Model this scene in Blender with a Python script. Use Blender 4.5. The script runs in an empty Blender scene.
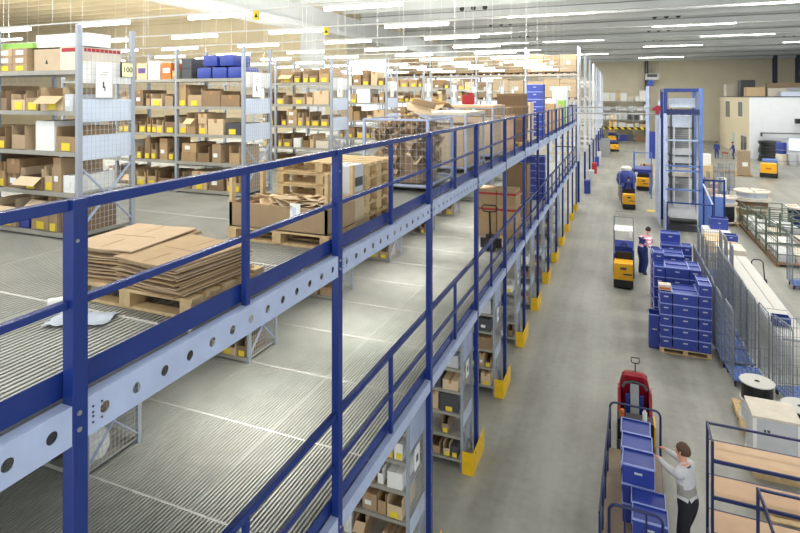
import bpy, bmesh, math, random
from mathutils import Vector, Matrix

SC = bpy.context.scene
COL = SC.collection
R = random.Random(11)
PI = math.pi

# ------------------------------------------------------------------ mesh builder
class MB:
    def __init__(s):
        s.v = []; s.f = []; s.m = []
    def add(s, vs, fs, m=0):
        b = len(s.v)
        s.v += [tuple(v) for v in vs]
        s.f += [tuple(b + i for i in f) for f in fs]
        s.m += [m] * len(fs)
        return s
    BF = [(0, 3, 2, 1), (4, 5, 6, 7), (0, 1, 5, 4), (1, 2, 6, 5), (2, 3, 7, 6), (3, 0, 4, 7)]
    def box(s, x0, x1, y0, y1, z0, z1, m=0):
        return s.add([(x0, y0, z0), (x1, y0, z0), (x1, y1, z0), (x0, y1, z0), (x0, y0, z1), (x1, y0, z1), (x1, y1, z1), (x0, y1, z1)], MB.BF, m)
    def obox(s, c, size, rot=(0, 0, 0), m=0):
        from mathutils import Euler
        M = Euler(rot).to_matrix()
        h = [v / 2 for v in size]
        pts = [(-1, -1, -1), (1, -1, -1), (1, 1, -1), (-1, 1, -1), (-1, -1, 1), (1, -1, 1), (1, 1, 1), (-1, 1, 1)]
        return s.add([Vector(c) + M @ Vector((p[0] * h[0], p[1] * h[1], p[2] * h[2])) for p in pts], MB.BF, m)
    def bar(s, p0, p1, w, h=None, m=0):
        h = h or w
        p0 = Vector(p0); p1 = Vector(p1); d = (p1 - p0).normalized()
        up = Vector((0, 0, 1)) if abs(d.z) < .95 else Vector((0, 1, 0))
        a = d.cross(up).normalized() * (w / 2); b = a.cross(d).normalized() * (h / 2)
        vs = [p0 - a - b, p0 + a - b, p0 + a + b, p0 - a + b, p1 - a - b, p1 + a - b, p1 + a + b, p1 - a + b]
        return s.add(vs, MB.BF, m)
    def cyl(s, p0, p1, r0, r1=None, n=10, m=0, cap=True):
        r1 = r0 if r1 is None else r1
        p0 = Vector(p0); p1 = Vector(p1); d = (p1 - p0).normalized()
        up = Vector((0, 0, 1)) if abs(d.z) < .9 else Vector((1, 0, 0))
        a = d.cross(up).normalized(); b = d.cross(a)
        vs = []
        for p, r in ((p0, r0), (p1, r1)):
            for i in range(n):
                t = 2 * PI * i / n
                vs.append(p + a * (math.cos(t) * r) + b * (math.sin(t) * r))
        fs = [(i, (i + 1) % n, n + (i + 1) % n, n + i) for i in range(n)]
        if cap:
            fs += [tuple(range(n - 1, -1, -1)), tuple(range(n, 2 * n))]
        return s.add(vs, fs, m)
    def tube(s, pts, r, n=6, m=0):
        pts = [Vector(p) for p in pts]
        vs = []; k = len(pts)
        for i, p in enumerate(pts):
            d = (pts[min(i + 1, k - 1)] - pts[max(i - 1, 0)]).normalized()
            up = Vector((0, 0, 1)) if abs(d.z) < .9 else Vector((0, 1, 0))
            if i == 0:
                a = d.cross(up).normalized()
            else:
                a = (a - d * a.dot(d)).normalized()
            b = d.cross(a)
            for j in range(n):
                t = 2 * PI * j / n
                vs.append(p + a * (math.cos(t) * r) + b * (math.sin(t) * r))
        fs = [(i * n + j, i * n + (j + 1) % n, (i + 1) * n + (j + 1) % n, (i + 1) * n + j) for i in range(k - 1) for j in range(n)]
        fs += [tuple(range(n - 1, -1, -1)), tuple(range((k - 1) * n, k * n))]
        return s.add(vs, fs, m)
    def lathe(s, prof, c=(0, 0, 0), n=24, m=0):
        c = Vector(c); vs = []; k = len(prof)
        for r, z in prof:
            for j in range(n):
                t = 2 * PI * j / n
                vs.append(c + Vector((math.cos(t) * r, math.sin(t) * r, z)))
        fs = [(i * n + j, i * n + (j + 1) % n, (i + 1) * n + (j + 1) % n, (i + 1) * n + j) for i in range(k - 1) for j in range(n)]
        if prof[0][0] > 1e-6: fs.append(tuple(range(n - 1, -1, -1)))
        if prof[-1][0] > 1e-6: fs.append(tuple(range((k - 1) * n, k * n)))
        return s.add(vs, fs, m)
    def prism(s, poly, axis, a, b, m=0):
        """poly: 2-D outline (counter-clockwise) in the two other axes, extruded along axis from a to b"""
        def P(p, t):
            return (t, p[0], p[1]) if axis == 'x' else (p[0], t, p[1]) if axis == 'y' else (p[0], p[1], t)
        n = len(poly)
        vs = [P(p, a) for p in poly] + [P(p, b) for p in poly]
        fs = [(i, (i + 1) % n, n + (i + 1) % n, n + i) for i in range(n)] + [tuple(range(n - 1, -1, -1)), tuple(range(n, 2 * n))]
        return s.add(vs, fs, m)
    def openbox(s, x0, x1, y0, y1, z0, z1, t=.006, front=None, m=0):
        """thin-walled open-topped box; front = height of the -y wall"""
        zf = z1 if front is None else z0 + front
        s.box(x0, x1, y0, y1, z0, z0 + t, m)
        s.box(x0, x0 + t, y0, y1, z0, z1, m); s.box(x1 - t, x1, y0, y1, z0, z1, m)
        s.box(x0 + t, x1 - t, y1 - t, y1, z0, z1, m); s.box(x0 + t, x1 - t, y0, y0 + t, z0, zf, m)
        return s
    def wires(s, o, u, v, nu, nv, r, m=0):
        """a grid of thin rods spanning the parallelogram o, o+u, o+v: nu rods along v, nv rods along u"""
        o = Vector(o); u = Vector(u); v = Vector(v)
        for i in range(nu):
            p = o + u * (i / max(1, nu - 1)); s.bar(p, p + v, r * 2, m=m)
        for i in range(nv):
            p = o + v * (i / max(1, nv - 1)); s.bar(p, p + u, r * 2, m=m)
        return s
    def mesh(s, name, mats, smooth=False, bevel=0):
        me = bpy.data.meshes.new(name)
        me.from_pydata(s.v, [], s.f)
        for mt in (mats if isinstance(mats, (list, tuple)) else [mats]):
            me.materials.append(mt)
        me.polygons.foreach_set('material_index', s.m)
        bm = bmesh.new(); bm.from_mesh(me)
        bmesh.ops.recalc_face_normals(bm, faces=bm.faces)
        if bevel:
            bmesh.ops.bevel(bm, geom=list(bm.edges), offset=bevel, segments=2, affect='EDGES', profile=.7)
        bm.to_mesh(me); bm.free()
        if smooth:
            me.polygons.foreach_set('use_smooth', [True] * len(me.polygons))
            try: me.set_sharp_from_angle(angle=math.radians(40))
            except Exception: pass
        me.update()
        return me
    def build(s, name, mats, parent=None, loc=None, rz=0, smooth=False, bevel=0):
        return link(name, s.mesh(name, mats, smooth, bevel), parent, loc, rz)

def link(name, me, parent=None, loc=None, rz=0):
    o = bpy.data.objects.new(name, me); COL.objects.link(o)
    if parent is not None: o.parent = parent
    if loc is not None: o.location = loc
    if rz: o.rotation_euler = (0, 0, rz)
    return o

def tag(o, label=None, cat=None, group=None, kind=None):
    if label: o['label'] = label
    if cat: o['category'] = cat
    if group: o['group'] = group
    if kind: o['kind'] = kind
    return o

def thing(name, label, cat, loc=(0, 0, 0), rz=0, group=None):
    o = bpy.data.objects.new(name, None); COL.objects.link(o)
    o.location = loc; o.rotation_euler = (0, 0, rz); o.empty_display_size = .1
    return tag(o, label, cat, group)

def dup(root, loc, rz=0, label=None, group=None):
    r = root.copy(); COL.objects.link(r); r.location = loc; r.rotation_euler = (0, 0, rz)
    if label: r['label'] = label
    if group: r['group'] = group
    for ch in list(root.children):
        c_ = ch.copy(); COL.objects.link(c_); c_.parent = r
        for g in list(ch.children):
            d_ = g.copy(); COL.objects.link(d_); d_.parent = c_
    return r

ORD = ['first', 'second', 'third', 'fourth', 'fifth', 'sixth', 'seventh', 'eighth', 'ninth', 'tenth', 'eleventh', 'twelfth', 'thirteenth', 'fourteenth', 'fifteenth', 'sixteenth']

# ------------------------------------------------------------------ materials
def lin(r, g, b):
    f = lambda c_: (c_ / 255 / 12.92) if c_ / 255 <= .04045 else ((c_ / 255 + .055) / 1.055) ** 2.4
    return (f(r), f(g), f(b))

def mat(name, rgb, rough=.6, metal=0., var=.08, scale=4., rnd=0., bump=0., bscale=60., emit=None, estr=0., hue=0.):
    m = bpy.data.materials.new(name); m.use_nodes = True
    nt = m.node_tree; N = nt.nodes; L = nt.links
    b = N['Principled BSDF']
    b.inputs['Roughness'].default_value = rough; b.inputs['Metallic'].default_value = metal
    col = lin(*rgb)
    tc = N.new('ShaderNodeTexCoord')
    nz = N.new('ShaderNodeTexNoise'); nz.inputs['Scale'].default_value = scale; nz.inputs['Detail'].default_value = 5
    L.new(tc.outputs['Object'], nz.inputs['Vector'])
    mr = N.new('ShaderNodeMapRange'); mr.inputs['From Min'].default_value = .3; mr.inputs['From Max'].default_value = .7
    mr.inputs['To Min'].default_value = 1 - var; mr.inputs['To Max'].default_value = 1 + var
    L.new(nz.outputs['Fac'], mr.inputs['Value'])
    hs = N.new('ShaderNodeHueSaturation'); hs.inputs['Color'].default_value = (*col, 1)
    val = mr.outputs['Result']
    if rnd or hue:
        oi = N.new('ShaderNodeObjectInfo')
        m2 = N.new('ShaderNodeMapRange'); m2.inputs['To Min'].default_value = 1 - rnd; m2.inputs['To Max'].default_value = 1 + rnd
        L.new(oi.outputs['Random'], m2.inputs['Value'])
        mm = N.new('ShaderNodeMath'); mm.operation = 'MULTIPLY'
        L.new(val, mm.inputs[0]); L.new(m2.outputs['Result'], mm.inputs[1]); val = mm.outputs[0]
        if hue:
            m3 = N.new('ShaderNodeMapRange'); m3.inputs['To Min'].default_value = 1 - hue; m3.inputs['To Max'].default_value = 1 + hue
            fr = N.new('ShaderNodeMath'); fr.operation = 'MULTIPLY'; fr.inputs[1].default_value = 7.31
            f2 = N.new('ShaderNodeMath'); f2.operation = 'FRACT'
            L.new(oi.outputs['Random'], fr.inputs[0]); L.new(fr.outputs[0], f2.inputs[0]); L.new(f2.outputs[0], m3.inputs['Value'])
            L.new(m3.outputs['Result'], hs.inputs['Saturation'])
    L.new(val, hs.inputs['Value'])
    L.new(hs.outputs['Color'], b.inputs['Base Color'])
    if bump:
        bn = N.new('ShaderNodeTexNoise'); bn.inputs['Scale'].default_value = bscale
        L.new(tc.outputs['Object'], bn.inputs['Vector'])
        bp = N.new('ShaderNodeBump'); bp.inputs['Strength'].default_value = bump; bp.inputs['Distance'].default_value = .01
        L.new(bn.outputs['Fac'], bp.inputs['Height']); L.new(bp.outputs['Normal'], b.inputs['Normal'])
    if emit:
        b.inputs['Emission Color'].default_value = (*lin(*emit), 1); b.inputs['Emission Strength'].default_value = estr
    return m

M = {}
M['blue'] = mat('blue_paint', (27, 51, 120), .27, 0, .05)
M['galv'] = mat('galvanised', (180, 193, 222), .45, .05, .06, 8)
M['galvw'] = mat('white_panel', (214, 222, 234), .5, .0, .03)
M['upr'] = mat('upright_zinc', (160, 168, 178), .45, .1, .05)
M['exp'] = mat('export_board', (120, 96, 70), .8, 0, .08, 9)
M['steel'] = mat('grey_steel', (150, 154, 158), .4, .45, .06)
M['shelf'] = mat('shelf_steel', (160, 158, 148), .45, .1, .06)
M['wire'] = mat('wire_zinc', (196, 202, 208), .4, .2, .05)
M['dark'] = mat('dark_rubber', (34, 34, 38), .6)
M['black'] = mat('black_plastic', (20, 20, 23), .5)
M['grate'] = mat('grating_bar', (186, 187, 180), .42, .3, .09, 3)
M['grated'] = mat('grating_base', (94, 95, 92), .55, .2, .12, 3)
M['joint'] = mat('grating_joint', (200, 200, 194), .5, .2, .05)
M['card'] = mat('cardboard', (174, 148, 114), .8, 0, .06, 9, rnd=.16, hue=.12)
M['card2'] = mat('pale_cardboard', (208, 184, 148), .8, 0, .05, 9, rnd=.1, hue=.1)
M['cardd'] = mat('dark_cardboard', (142, 117, 88), .82, 0, .08, 9, rnd=.14, hue=.1)
M['cardin'] = mat('cardboard_inside', (140, 106, 72), .85)
M['tape'] = mat('packing_tape', (176, 132, 84), .35)
M['yellow'] = mat('yellow_card', (236, 212, 58), .6, 0, .03)
M['guard'] = mat('guard_yellow', (236, 190, 24), .5, 0, .1, 12)
M['truck'] = mat('truck_yellow', (244, 180, 22), .38, 0, .04)
M['white'] = mat('white_paint', (236, 236, 232), .5, 0, .03)
M['paper'] = mat('paper', (244, 243, 238), .8, 0, .02)
M['grey'] = mat('grey_plastic', (150, 152, 154), .5, 0, .06)
M['cage'] = mat('cage_zinc', (124, 130, 138), .4, .2, .06)
M['belt'] = mat('white_board', (204, 202, 195), .7, 0, .03)
M['lgrey'] = mat('light_grey', (200, 203, 206), .5, 0, .05)
M['dgrey'] = mat('dark_grey', (74, 76, 80), .5, 0, .06)
M['crate'] = mat('crate_blue', (50, 68, 154), .36, 0, .04, 6, rnd=.08)
M['crated'] = mat('crate_blue_deep', (46, 62, 146), .4, 0, .04, 6)
M['craterim'] = mat('crate_rim_blue', (160, 174, 230), .3, 0, .04)  # whitish rim highlights put into the colour
M['bluelt'] = mat('tower_blue', (92, 122, 188), .42, 0, .06)
M['navy'] = mat('navy_paint', (26, 38, 84), .4, 0, .06)
M['pal'] = mat('pallet_wood', (206, 178, 132), .8, 0, .14, 14, rnd=.08)
M['ply'] = mat('beech_ply', (214, 178, 140), .55, 0, .06, 5)
M['woodbr'] = mat('brown_deck', (142, 122, 100), .6, 0, .08, 5)
M['red'] = mat('red_body', (150, 22, 40), .32, 0, .04)
M['redb'] = mat('red_print', (166, 38, 44), .6)
M['green'] = mat('green_pipe', (92, 106, 92), .5, .2, .08)
M['wood2'] = mat('skid_wood', (128, 100, 76), .8, 0, .12)
M['drumw'] = mat('drum_wood', (216, 206, 190), .7, 0, .08, 6)
M['cable'] = mat('black_cable', (26, 27, 32), .4, 0, .1, 30)
M['film'] = mat('clear_wrap', (196, 206, 220), .22, 0, .12, 12)
M['sticker'] = mat('white_label', (240, 240, 236), .6)
M['beige'] = mat('beige_render', (226, 214, 182), .8, 0, .03, 2)
M['offwhite'] = mat('white_render', (232, 236, 240), .8, 0, .02, 2)
M['glass'] = mat('window_dark', (70, 80, 84), .12, 0, .1, 2)
M['winlit'] = mat('window_bright', (220, 232, 238), .2, 0, .02, emit=(225, 238, 250), estr=1.4)
M['tan'] = mat('concrete_tan', (236, 224, 194), .85, 0, .05, .4)  # warm lamp light on the inner concrete is put into this colour
M['conc'] = mat('concrete_beam', (220, 223, 223), .85, 0, .06, .5)
M['concd'] = mat('concrete_slab', (212, 214, 212), .9, 0, .06, .4)
M['farwall'] = mat('far_wall', (234, 225, 200), .85, 0, .04, .5)
M['colum'] = mat('dark_column', (64, 66, 84), .6)
M['orange'] = mat('orange_print', (214, 112, 40), .6)
M['ltblue'] = mat('pale_blue_panel', (212, 224, 242), .5, 0, .03)
M['lampb'] = mat('lamp_housing', (238, 238, 232), .4, 0, .02)
M['tubeon'] = mat('lamp_tube', (255, 250, 238), .4, 0, 0, emit=(255, 250, 238), estr=14.)
M['greenc'] = mat('green_carton', (150, 196, 90), .6)
M['purple'] = mat('violet_print', (92, 70, 130), .6)
M['skin'] = mat('skin', (222, 160, 132), .5, 0, .03, 20)
M['hair'] = mat('brown_hair', (84, 60, 42), .6, 0, .2, 60, bump=.6, bscale=140)
M['hairb'] = mat('black_hair', (26, 22, 24), .6, 0, .2, 60)
M['sweat'] = mat('grey_sweater', (198, 198, 200), .85, 0, .07, 26, bump=.3, bscale=120)
M['sweatd'] = mat('sweater_band', (150, 146, 138), .85, 0, .12, 30)
M['trou'] = mat('black_trousers', (24, 24, 30), .8, 0, .1, 14)
M['overall'] = mat('blue_overall', (42, 58, 122), .8, 0, .08, 14)
M['pinkst'] = mat('pink_white_shirt', (232, 176, 184), .8, 0, .3, 18)
M['shoe'] = mat('black_shoe', (22, 20, 20), .5)

def floor_mat():
    m = bpy.data.materials.new('concrete_floor'); m.use_nodes = True
    nt = m.node_tree; N = nt.nodes; L = nt.links; b = N['Principled BSDF']
    tc = N.new('ShaderNodeTexCoord')
    n1 = N.new('ShaderNodeTexNoise'); n1.inputs['Scale'].default_value = .35; n1.inputs['Detail'].default_value = 8; n1.inputs['Roughness'].default_value = .62
    n2 = N.new('ShaderNodeTexNoise'); n2.inputs['Scale'].default_value = 6; n2.inputs['Detail'].default_value = 4
    mp = N.new('ShaderNodeMapping'); mp.inputs['Scale'].default_value = (1.6, .14, 1)
    n3 = N.new('ShaderNodeTexNoise'); n3.inputs['Scale'].default_value = 1.2; n3.inputs['Detail'].default_value = 5
    L.new(tc.outputs['Object'], n1.inputs['Vector']); L.new(tc.outputs['Object'], n2.inputs['Vector'])
    L.new(tc.outputs['Object'], mp.inputs['Vector']); L.new(mp.outputs['Vector'], n3.inputs['Vector'])
    a = N.new('ShaderNodeMath'); a.operation = 'ADD'
    L.new(n1.outputs['Fac'], a.inputs[0]); L.new(n3.outputs['Fac'], a.inputs[1])
    a2 = N.new('ShaderNodeMath'); a2.operation = 'MULTIPLY_ADD'; a2.inputs[1].default_value = .3
    L.new(n2.outputs['Fac'], a2.inputs[0]); L.new(a.outputs[0], a2.inputs[2])
    cr = N.new('ShaderNodeValToRGB')
    cr.color_ramp.elements[0].position = .78 / 1.5; cr.color_ramp.elements[0].color = (*lin(119, 118, 108), 1)
    cr.color_ramp.elements[1].position = 1.35 / 1.5; cr.color_ramp.elements[1].color = (*lin(164, 163, 153), 1)
    dv = N.new('ShaderNodeMath'); dv.operation = 'MULTIPLY'; dv.inputs[1].default_value = 1 / 1.5
    L.new(a2.outputs[0], dv.inputs[0]); L.new(dv.outputs[0], cr.inputs['Fac']); L.new(cr.outputs['Color'], b.inputs['Base Color'])
    b.inputs['Roughness'].default_value = .38
    return m
M['floor'] = floor_mat()

def stripe_mat(name, c1, c2, scale, axis=(1, 1, 0)):
    m = bpy.data.materials.new(name); m.use_nodes = True
    nt = m.node_tree; N = nt.nodes; L = nt.links; b = N['Principled BSDF']
    tc = N.new('ShaderNodeTexCoord'); dp = N.new('ShaderNodeVectorMath'); dp.operation = 'DOT_PRODUCT'
    dp.inputs[1].default_value = [a * scale for a in axis]
    L.new(tc.outputs['Object'], dp.inputs[0])
    fr = N.new('ShaderNodeMath'); fr.operation = 'FRACT'; L.new(dp.outputs['Value'], fr.inputs[0])
    gt = N.new('ShaderNodeMath'); gt.operation = 'GREATER_THAN'; gt.inputs[1].default_value = .5; L.new(fr.outputs[0], gt.inputs[0])
    mx = N.new('ShaderNodeMix'); mx.data_type = 'RGBA'
    mx.inputs[6].default_value = (*lin(*c1), 1); mx.inputs[7].default_value = (*lin(*c2), 1)
    L.new(gt.outputs[0], mx.inputs[0]); L.new(mx.outputs[2], b.inputs['Base Color']); b.inputs['Roughness'].default_value = .6
    return m
M['hazard'] = stripe_mat('hazard_stripe', (244, 214, 30), (24, 24, 26), 1.1, (1, 0, 1))
M['pinkst'] = stripe_mat('pink_stripe', (236, 150, 168), (240, 232, 236), 9, (0, 0, 1))

# ------------------------------------------------------------------ camera, view, world
cam = bpy.data.cameras.new('camera'); co = bpy.data.objects.new('camera', cam); COL.objects.link(co)
co.location = (0, 0, 6.7); co.rotation_euler = (PI / 2, 0, math.atan(221.5 / 550))
cam.sensor_width = 36; cam.lens = 550 / 800 * 36; cam.shift_y = -(266.5 - 96.5) / 800; cam.clip_end = 300
SC.camera = co
SC.view_settings.view_transform = 'Standard'; SC.view_settings.look = 'None'
SC.view_settings.gamma = 1; SC.view_settings.use_curve_mapping = False
SC.view_settings.exposure = EXPOSURE = .0
w = bpy.data.worlds.new('world'); SC.world = w; w.use_nodes = True
w.node_tree.nodes['Background'].inputs['Color'].default_value = (.92, .96, 1, 1)
w.node_tree.nodes['Background'].inputs['Strength'].default_value = 1.7

# ------------------------------------------------------------------ the hall
def struct(name, mb, mt, **k):
    o = mb.build(name, mt, **k); o['kind'] = 'structure'; return o
struct('floor', MB().box(-56, 46, -4, 95, -.2, 0), M['floor'])
struct('ceiling', MB().box(-17.7, 46, -4, 95, 13.4, 13.7), M['concd'])
struct('ceiling_inner', MB().box(-56, -17.7, -4, 95, 13.4, 13.7), M['tan'])
for i in range(26):
    struct('ceiling_rib', MB().box(-56, -18.1, 1.4 * i - 1.5, 1.4 * i - 1.3, 12.8, 13.4), M['tan'])
YB = [26.6 + 8.8 * k for k in range(-2, 8)]
for i, y in enumerate(YB):                       # precast roof beams across the hall
    mb = MB()
    x0, x1 = -17.2, 46
    zs = [11.9, 12.35, 13.4]
    mb.prism([(y - .16, 11.9), (y + .16, 11.9), (y + .16, 13.38), (y - .16, 13.38)], 'x', x0, x1)
    mb.box(x0, x1, y - .3, y - .16, 13.15, 13.38); mb.box(x0, x1, y + .16, y + .3, 13.15, 13.38)
    for xb in range(-12, 46, 12):                # three dark discs per bay, coloured as the shade inside service holes
        for q in (-.7, 0, .7):
            mb.cyl((xb + 3 + q * 1.1, y - .175, 12.5), (xb + 3 + q * 1.1, y - .12, 12.5), .17, n=12, m=1)
    struct('ceiling_beam', mb, [M['conc'], M['dgrey']])
for y in YB:                                      # thin rods standing for shadow lines, and slim beams added for more lines
    for q_, z_ in ((-.55, 12.25), (-.75, 12.55)):
        o = MB().cyl((-17.2, y + q_, z_), (46, y + q_, z_), .03, n=6).build('ceiling_conduit', M['steel']); o['kind'] = 'structure'
    for q_ in (3.0, 5.9):
        struct('ceiling_beam', MB().box(-17.2, 46, y + q_ - .07, y + q_ + .07, 12.15, 13.4), M['conc'])
for yy in range(0, 95, 3):                       # shallow ribs of the roof slabs
    struct('ceiling_rib', MB().box(-17.2, 46, yy - .07, yy + .07, 13.05, 13.4), M['conc'])
mb = MB(); mb.box(-18.1, -17.2, 2, 60, 11.0, 12.1); mb.box(-18.4, -16.9, 2, 60, 10.7, 11.0)
struct('ceiling_girder', mb, M['conc'])
struct('column_concrete', MB().box(-18.2, -17.1, 28.9, 30, 0, 10.7), M['conc'])
mb = MB(); mb.box(-56, -18.1, 34.5, 34.9, 0, 13.4)
for k in range(14): mb.box(-56, -18.1, 34.4, 34.5, .9 * k + .94, .9 * k + 1.74)
struct('wall_inner', mb, M['tan'])
struct('wall_left', MB().box(-56.3, -56, -4, 34.9, 0, 13.4), M['tan'])
mb = MB(); mb.box(-19, 46, 94, 94.4, 0, 13.4)
for k in range(6): mb.box(-19, 46, 93.95, 94, 2.2 * k + .04, 2.2 * k + 2.16)
struct('wall_back', mb, M['farwall'])
struct('wall_right', MB().box(45.7, 46, 40, 94, 0, 13.4), M['offwhite'])
for x, y in ((19.3, 88.2), (21.9, 88.2), (31, 88.2), (3.6, 93.4)):
    struct('column_steel', MB().box(x - .25, x + .25, y - .25, y + .25, 0, 13.4), M['colum'])
mb = MB()
for k in range(9): mb.box(-18.4, -18.1, 36 + 6 * k, 36.4 + 6 * k, 0, 13.4)
# ------------------------------------------------------------------ mezzanine
XR = -2.5                                         # railing plane
Y0, PITCH, NP = 1.9, 2.68, 13
YP = [Y0 + PITCH * k for k in range(-1, NP)]      # post positions
YA, YE = -1.6, YP[-1] + .06
ZL, ZU = 2.75, 5.2                               # the two decks
def deck(name, z):
    x1, x0 = XR - .06, -13.2
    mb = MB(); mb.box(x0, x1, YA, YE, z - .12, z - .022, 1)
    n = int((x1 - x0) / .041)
    for i in range(n):                            # serrated bars running along the walkway
        x = x1 - .03 - i * .041
        mb.box(x - .0105, x + .0105, YA, YE, z - .022, z, 0)
    y = YA + .35
    while y < YE:                                 # panel joints
        mb.box(x0, x1, y - .012, y + .012, z - .022, z + .002, 2); y += 1.34
    for x in (-3.83, -5.1, -6.4, -7.7, -9.0, -10.3, -11.6):
        mb.box(x - .008, x + .008, YA, YE, z - .022, z + .001, 0)
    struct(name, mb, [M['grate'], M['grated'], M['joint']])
deck('floor_upper_deck', ZU); deck('floor_lower_deck', ZL)

for i, y in enumerate(YP):
    t = thing('mezzanine_post', '', 'post', (XR, y, 0), 0, 'blue mezzanine posts')
    t['label'] = ('blue square steel mezzanine post nearest the viewer' if i == 1 else 'blue square steel mezzanine post, %s along the railing from the viewer' % ORD[i - 1] if i else 'blue steel mezzanine post behind the viewer')
    b_ = MB(); b_.box(-.025, .05, -.03, .05, .012, 6.2)
    b_.build('column', M['blue'], t, bevel=.006)
    MB().box(-.1, .06, -.1, .1, 0, .012).build('foot_plate', M['blue'], t)
    for z in (2.66, 5.08, 5.16):
        MB().cyl((.05, 0, z), (.058, 0, z), .012, n=8).build('bolt', M['steel'], t)

def girder(name, label, z0, z1, holes):
    t = thing(name, label, 'girder', (XR, 0, 0), 0)
    for i in range(len(YP) - 1):
        a, b = YP[i] + .052, YP[i + 1] - .032
        mb = MB(); xf, xi = .045, .039
        h = z1 - z0; zc = (z0 + z1) / 2
        if holes:
            n = int((b - a) / .186); p = (b - a) / n; r = .03; K = 16
            for j in range(n):
                ya = a + j * p; yc = ya + p / 2; s_ = min(p, h * .8) / 2
                for x in (xf, xi):
                    ring = [(x, yc + r * math.cos(2 * PI * q / K), zc + r * math.sin(2 * PI * q / K)) for q in range(K)]
                    sq = []
                    for q in range(K):
                        cc, ss = math.cos(2 * PI * q / K), math.sin(2 * PI * q / K); k_ = max(abs(cc), abs(ss))
                        sq.append((x, yc + p / 2 * cc / k_, zc + h / 2 * ss / k_))
                    mb.add(ring + sq, [(q, (q + 1) % K, K + (q + 1) % K, K + q) for q in range(K)])
                ri = [(xf, yc + r * math.cos(2 * PI * q / K), zc + r * math.sin(2 * PI * q / K)) for q in range(K)]
                ro = [(xi, v[1], v[2]) for v in ri]
                mb.add(ri + ro, [(q, (q + 1) % K, K + (q + 1) % K, K + q) for q in range(K)])
        else:
            mb.box(xi, xf, a, b, z0, z1)
        mb.box(-.03, xf, a, b, z1, z1 + .006); mb.box(-.03, xf, a, b, z0 - .006, z0)
        mb.build('channel', M['galv'], t)
    if holes:
        for i in range(1, 5):
            for q in (.02, .07):
                mb = MB()
                for zz in (z0 + .05, z0 + .1, z1 - .05, z1 - .1):
                    mb.cyl((.045, YP[i] + .06 + q, zz), (.05, YP[i] + .06 + q, zz), .006, n=6)
                mb.build('bolt', M['dgrey'], t, )
    return t
girder('edge_girder', 'pale galvanised perforated girder with round holes along the upper deck edge', 5.02, 5.2, True)
girder('edge_girder', 'slim pale galvanised channel along the lower deck edge', 2.62, 2.76, False)

def railing(label, z, RH=.985):
    t = thing('guard_railing', label, 'railing', (XR, 0, 0), 0)
    for i in range(len(YP) - 1):
        a, b = YP[i] + .051, YP[i + 1] - .031
        MB().box(-.028, .028, a, b, z + RH - .055, z + RH).build('top_rail', M['blue'], t, bevel=.007)
        MB().box(-.02, .02, a, b, z + RH * .47, z + RH * .47 + .04).build('mid_rail', M['blue'], t, bevel=.006)
        MB().box(-.05, -.042, a - .04, b + .04, z + .02, z + .15).build('toe_board', M['blue'], t)
        ym = (a + b) / 2
        MB().box(-.026, .018, ym - .022, ym + .022, z - .0, z + RH - .053).build('stanchion', M['blue'], t, bevel=.004)
    if z > 4:
        for i in range(1, 3):
            MB().cyl((.052, YP[i] - .01, z + .8), (.056, YP[i] - .01, z + .8), .01, n=8).build('bolt', M['steel'], t)
    MB().box(-1.2, 0, YE - .05, YE, z + RH - .055, z + RH).build('end_rail', M['blue'], t)
railing('blue top and middle rails guarding the upper deck', ZU, 1.0)
railing('blue top and middle rails guarding the lower deck', ZL)

for i in range(1, len(YP)):                        # yellow impact guards at the feet
    y = YP[i]
    t = thing('impact_guard', 'yellow steel impact guard wrapping the rack foot, %s along the aisle from the viewer' % ORD[i - 1], 'rack guard', (XR + .075, y, 0), 0, 'yellow guards along the mezzanine foot')
    MB().box(-.01, .0, -.46, .38, .0, .4).build('side_plate', M['guard'], t)
    mb = MB(); mb.prism([(-.2, -.47), (-.0, -.47), (0, -.461), (-.2, -.461)], 'z', 0, .4); mb.build('corner_plate', M['guard'], t)
    MB().cyl((0, -.3, .32), (.008, -.3, .32), .014, n=8).build('bolt', M['dgrey'], t)

# ------------------------------------------------------------------ shelving racks
NB, BAY = 3, 1.28
def bshared(mb, name, mats, **k): return mb.mesh(name, mats, **k)
def make_rack(h, levels, dep, nb=NB, sheets=(), mesh=True):
    """rack module at the origin: aisle end at x=0, running to -x, y from 0 to dep; returns list of (name, mesh)"""
    out = []
    up = bshared(MB().box(-.02, .02, -.025, .025, 0, h).box(-.028, .028, -.03, .03, 0, .02), 'upright', M['upr'])
    for b in range(nb + 1):
        for y in (.025, dep - .025): out.append(('upright', up, (-.02 - b * BAY, y, 0)))
    sh = MB(); sh.box(-BAY + .022, -.022, 0, dep, -.03, 0); sh.box(-BAY + .022, -.022, -.004, 0, -.042, .004, 0)
    shm = bshared(sh, 'shelf', M['shelf'])
    for b in range(nb):
        for z in levels: out.append(('shelf', shm, (-.02 - b * BAY, 0, z)))
    if mesh:
        mb = MB(); mb.wires((0, .05, .08), (0, dep - .1, 0), (0, 0, h - .3), 13, 34, .0014)
        out.append(('end_mesh', bshared(mb, 'end_mesh', M['wire']), (.004, 0, 0)))
        for a, b in (((.05, .12), (dep - .05, .75)), ((dep - .05, .12), (.05, .75)), ):
            out.append(('brace', bshared(MB().bar((-.015, a[0], a[1]), (-.015, b[0], b[1]), .03, .012), 'brace', M['galv']), (0, 0, 0)))
    for z0, z1, mt in sheets:
        out.append(('side_sheet', bshared(MB().box(-.014, -.008, .05, dep - .05, z0, z1), 'side_sheet', M[mt]), (0, 0, 0)))
    for b in range(nb):
        out.append(('back_mesh', bshared(MB().wires((-BAY + .05 - b * BAY, dep - .01, levels[-1] - .13), (BAY - .1, 0, 0), (0, 0, .1), 13, 3, .002), 'back_mesh', M['wire']), (0, 0, 0)))
    return out
LEVU = [.06 + .428 * k for k in range(5)]
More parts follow.
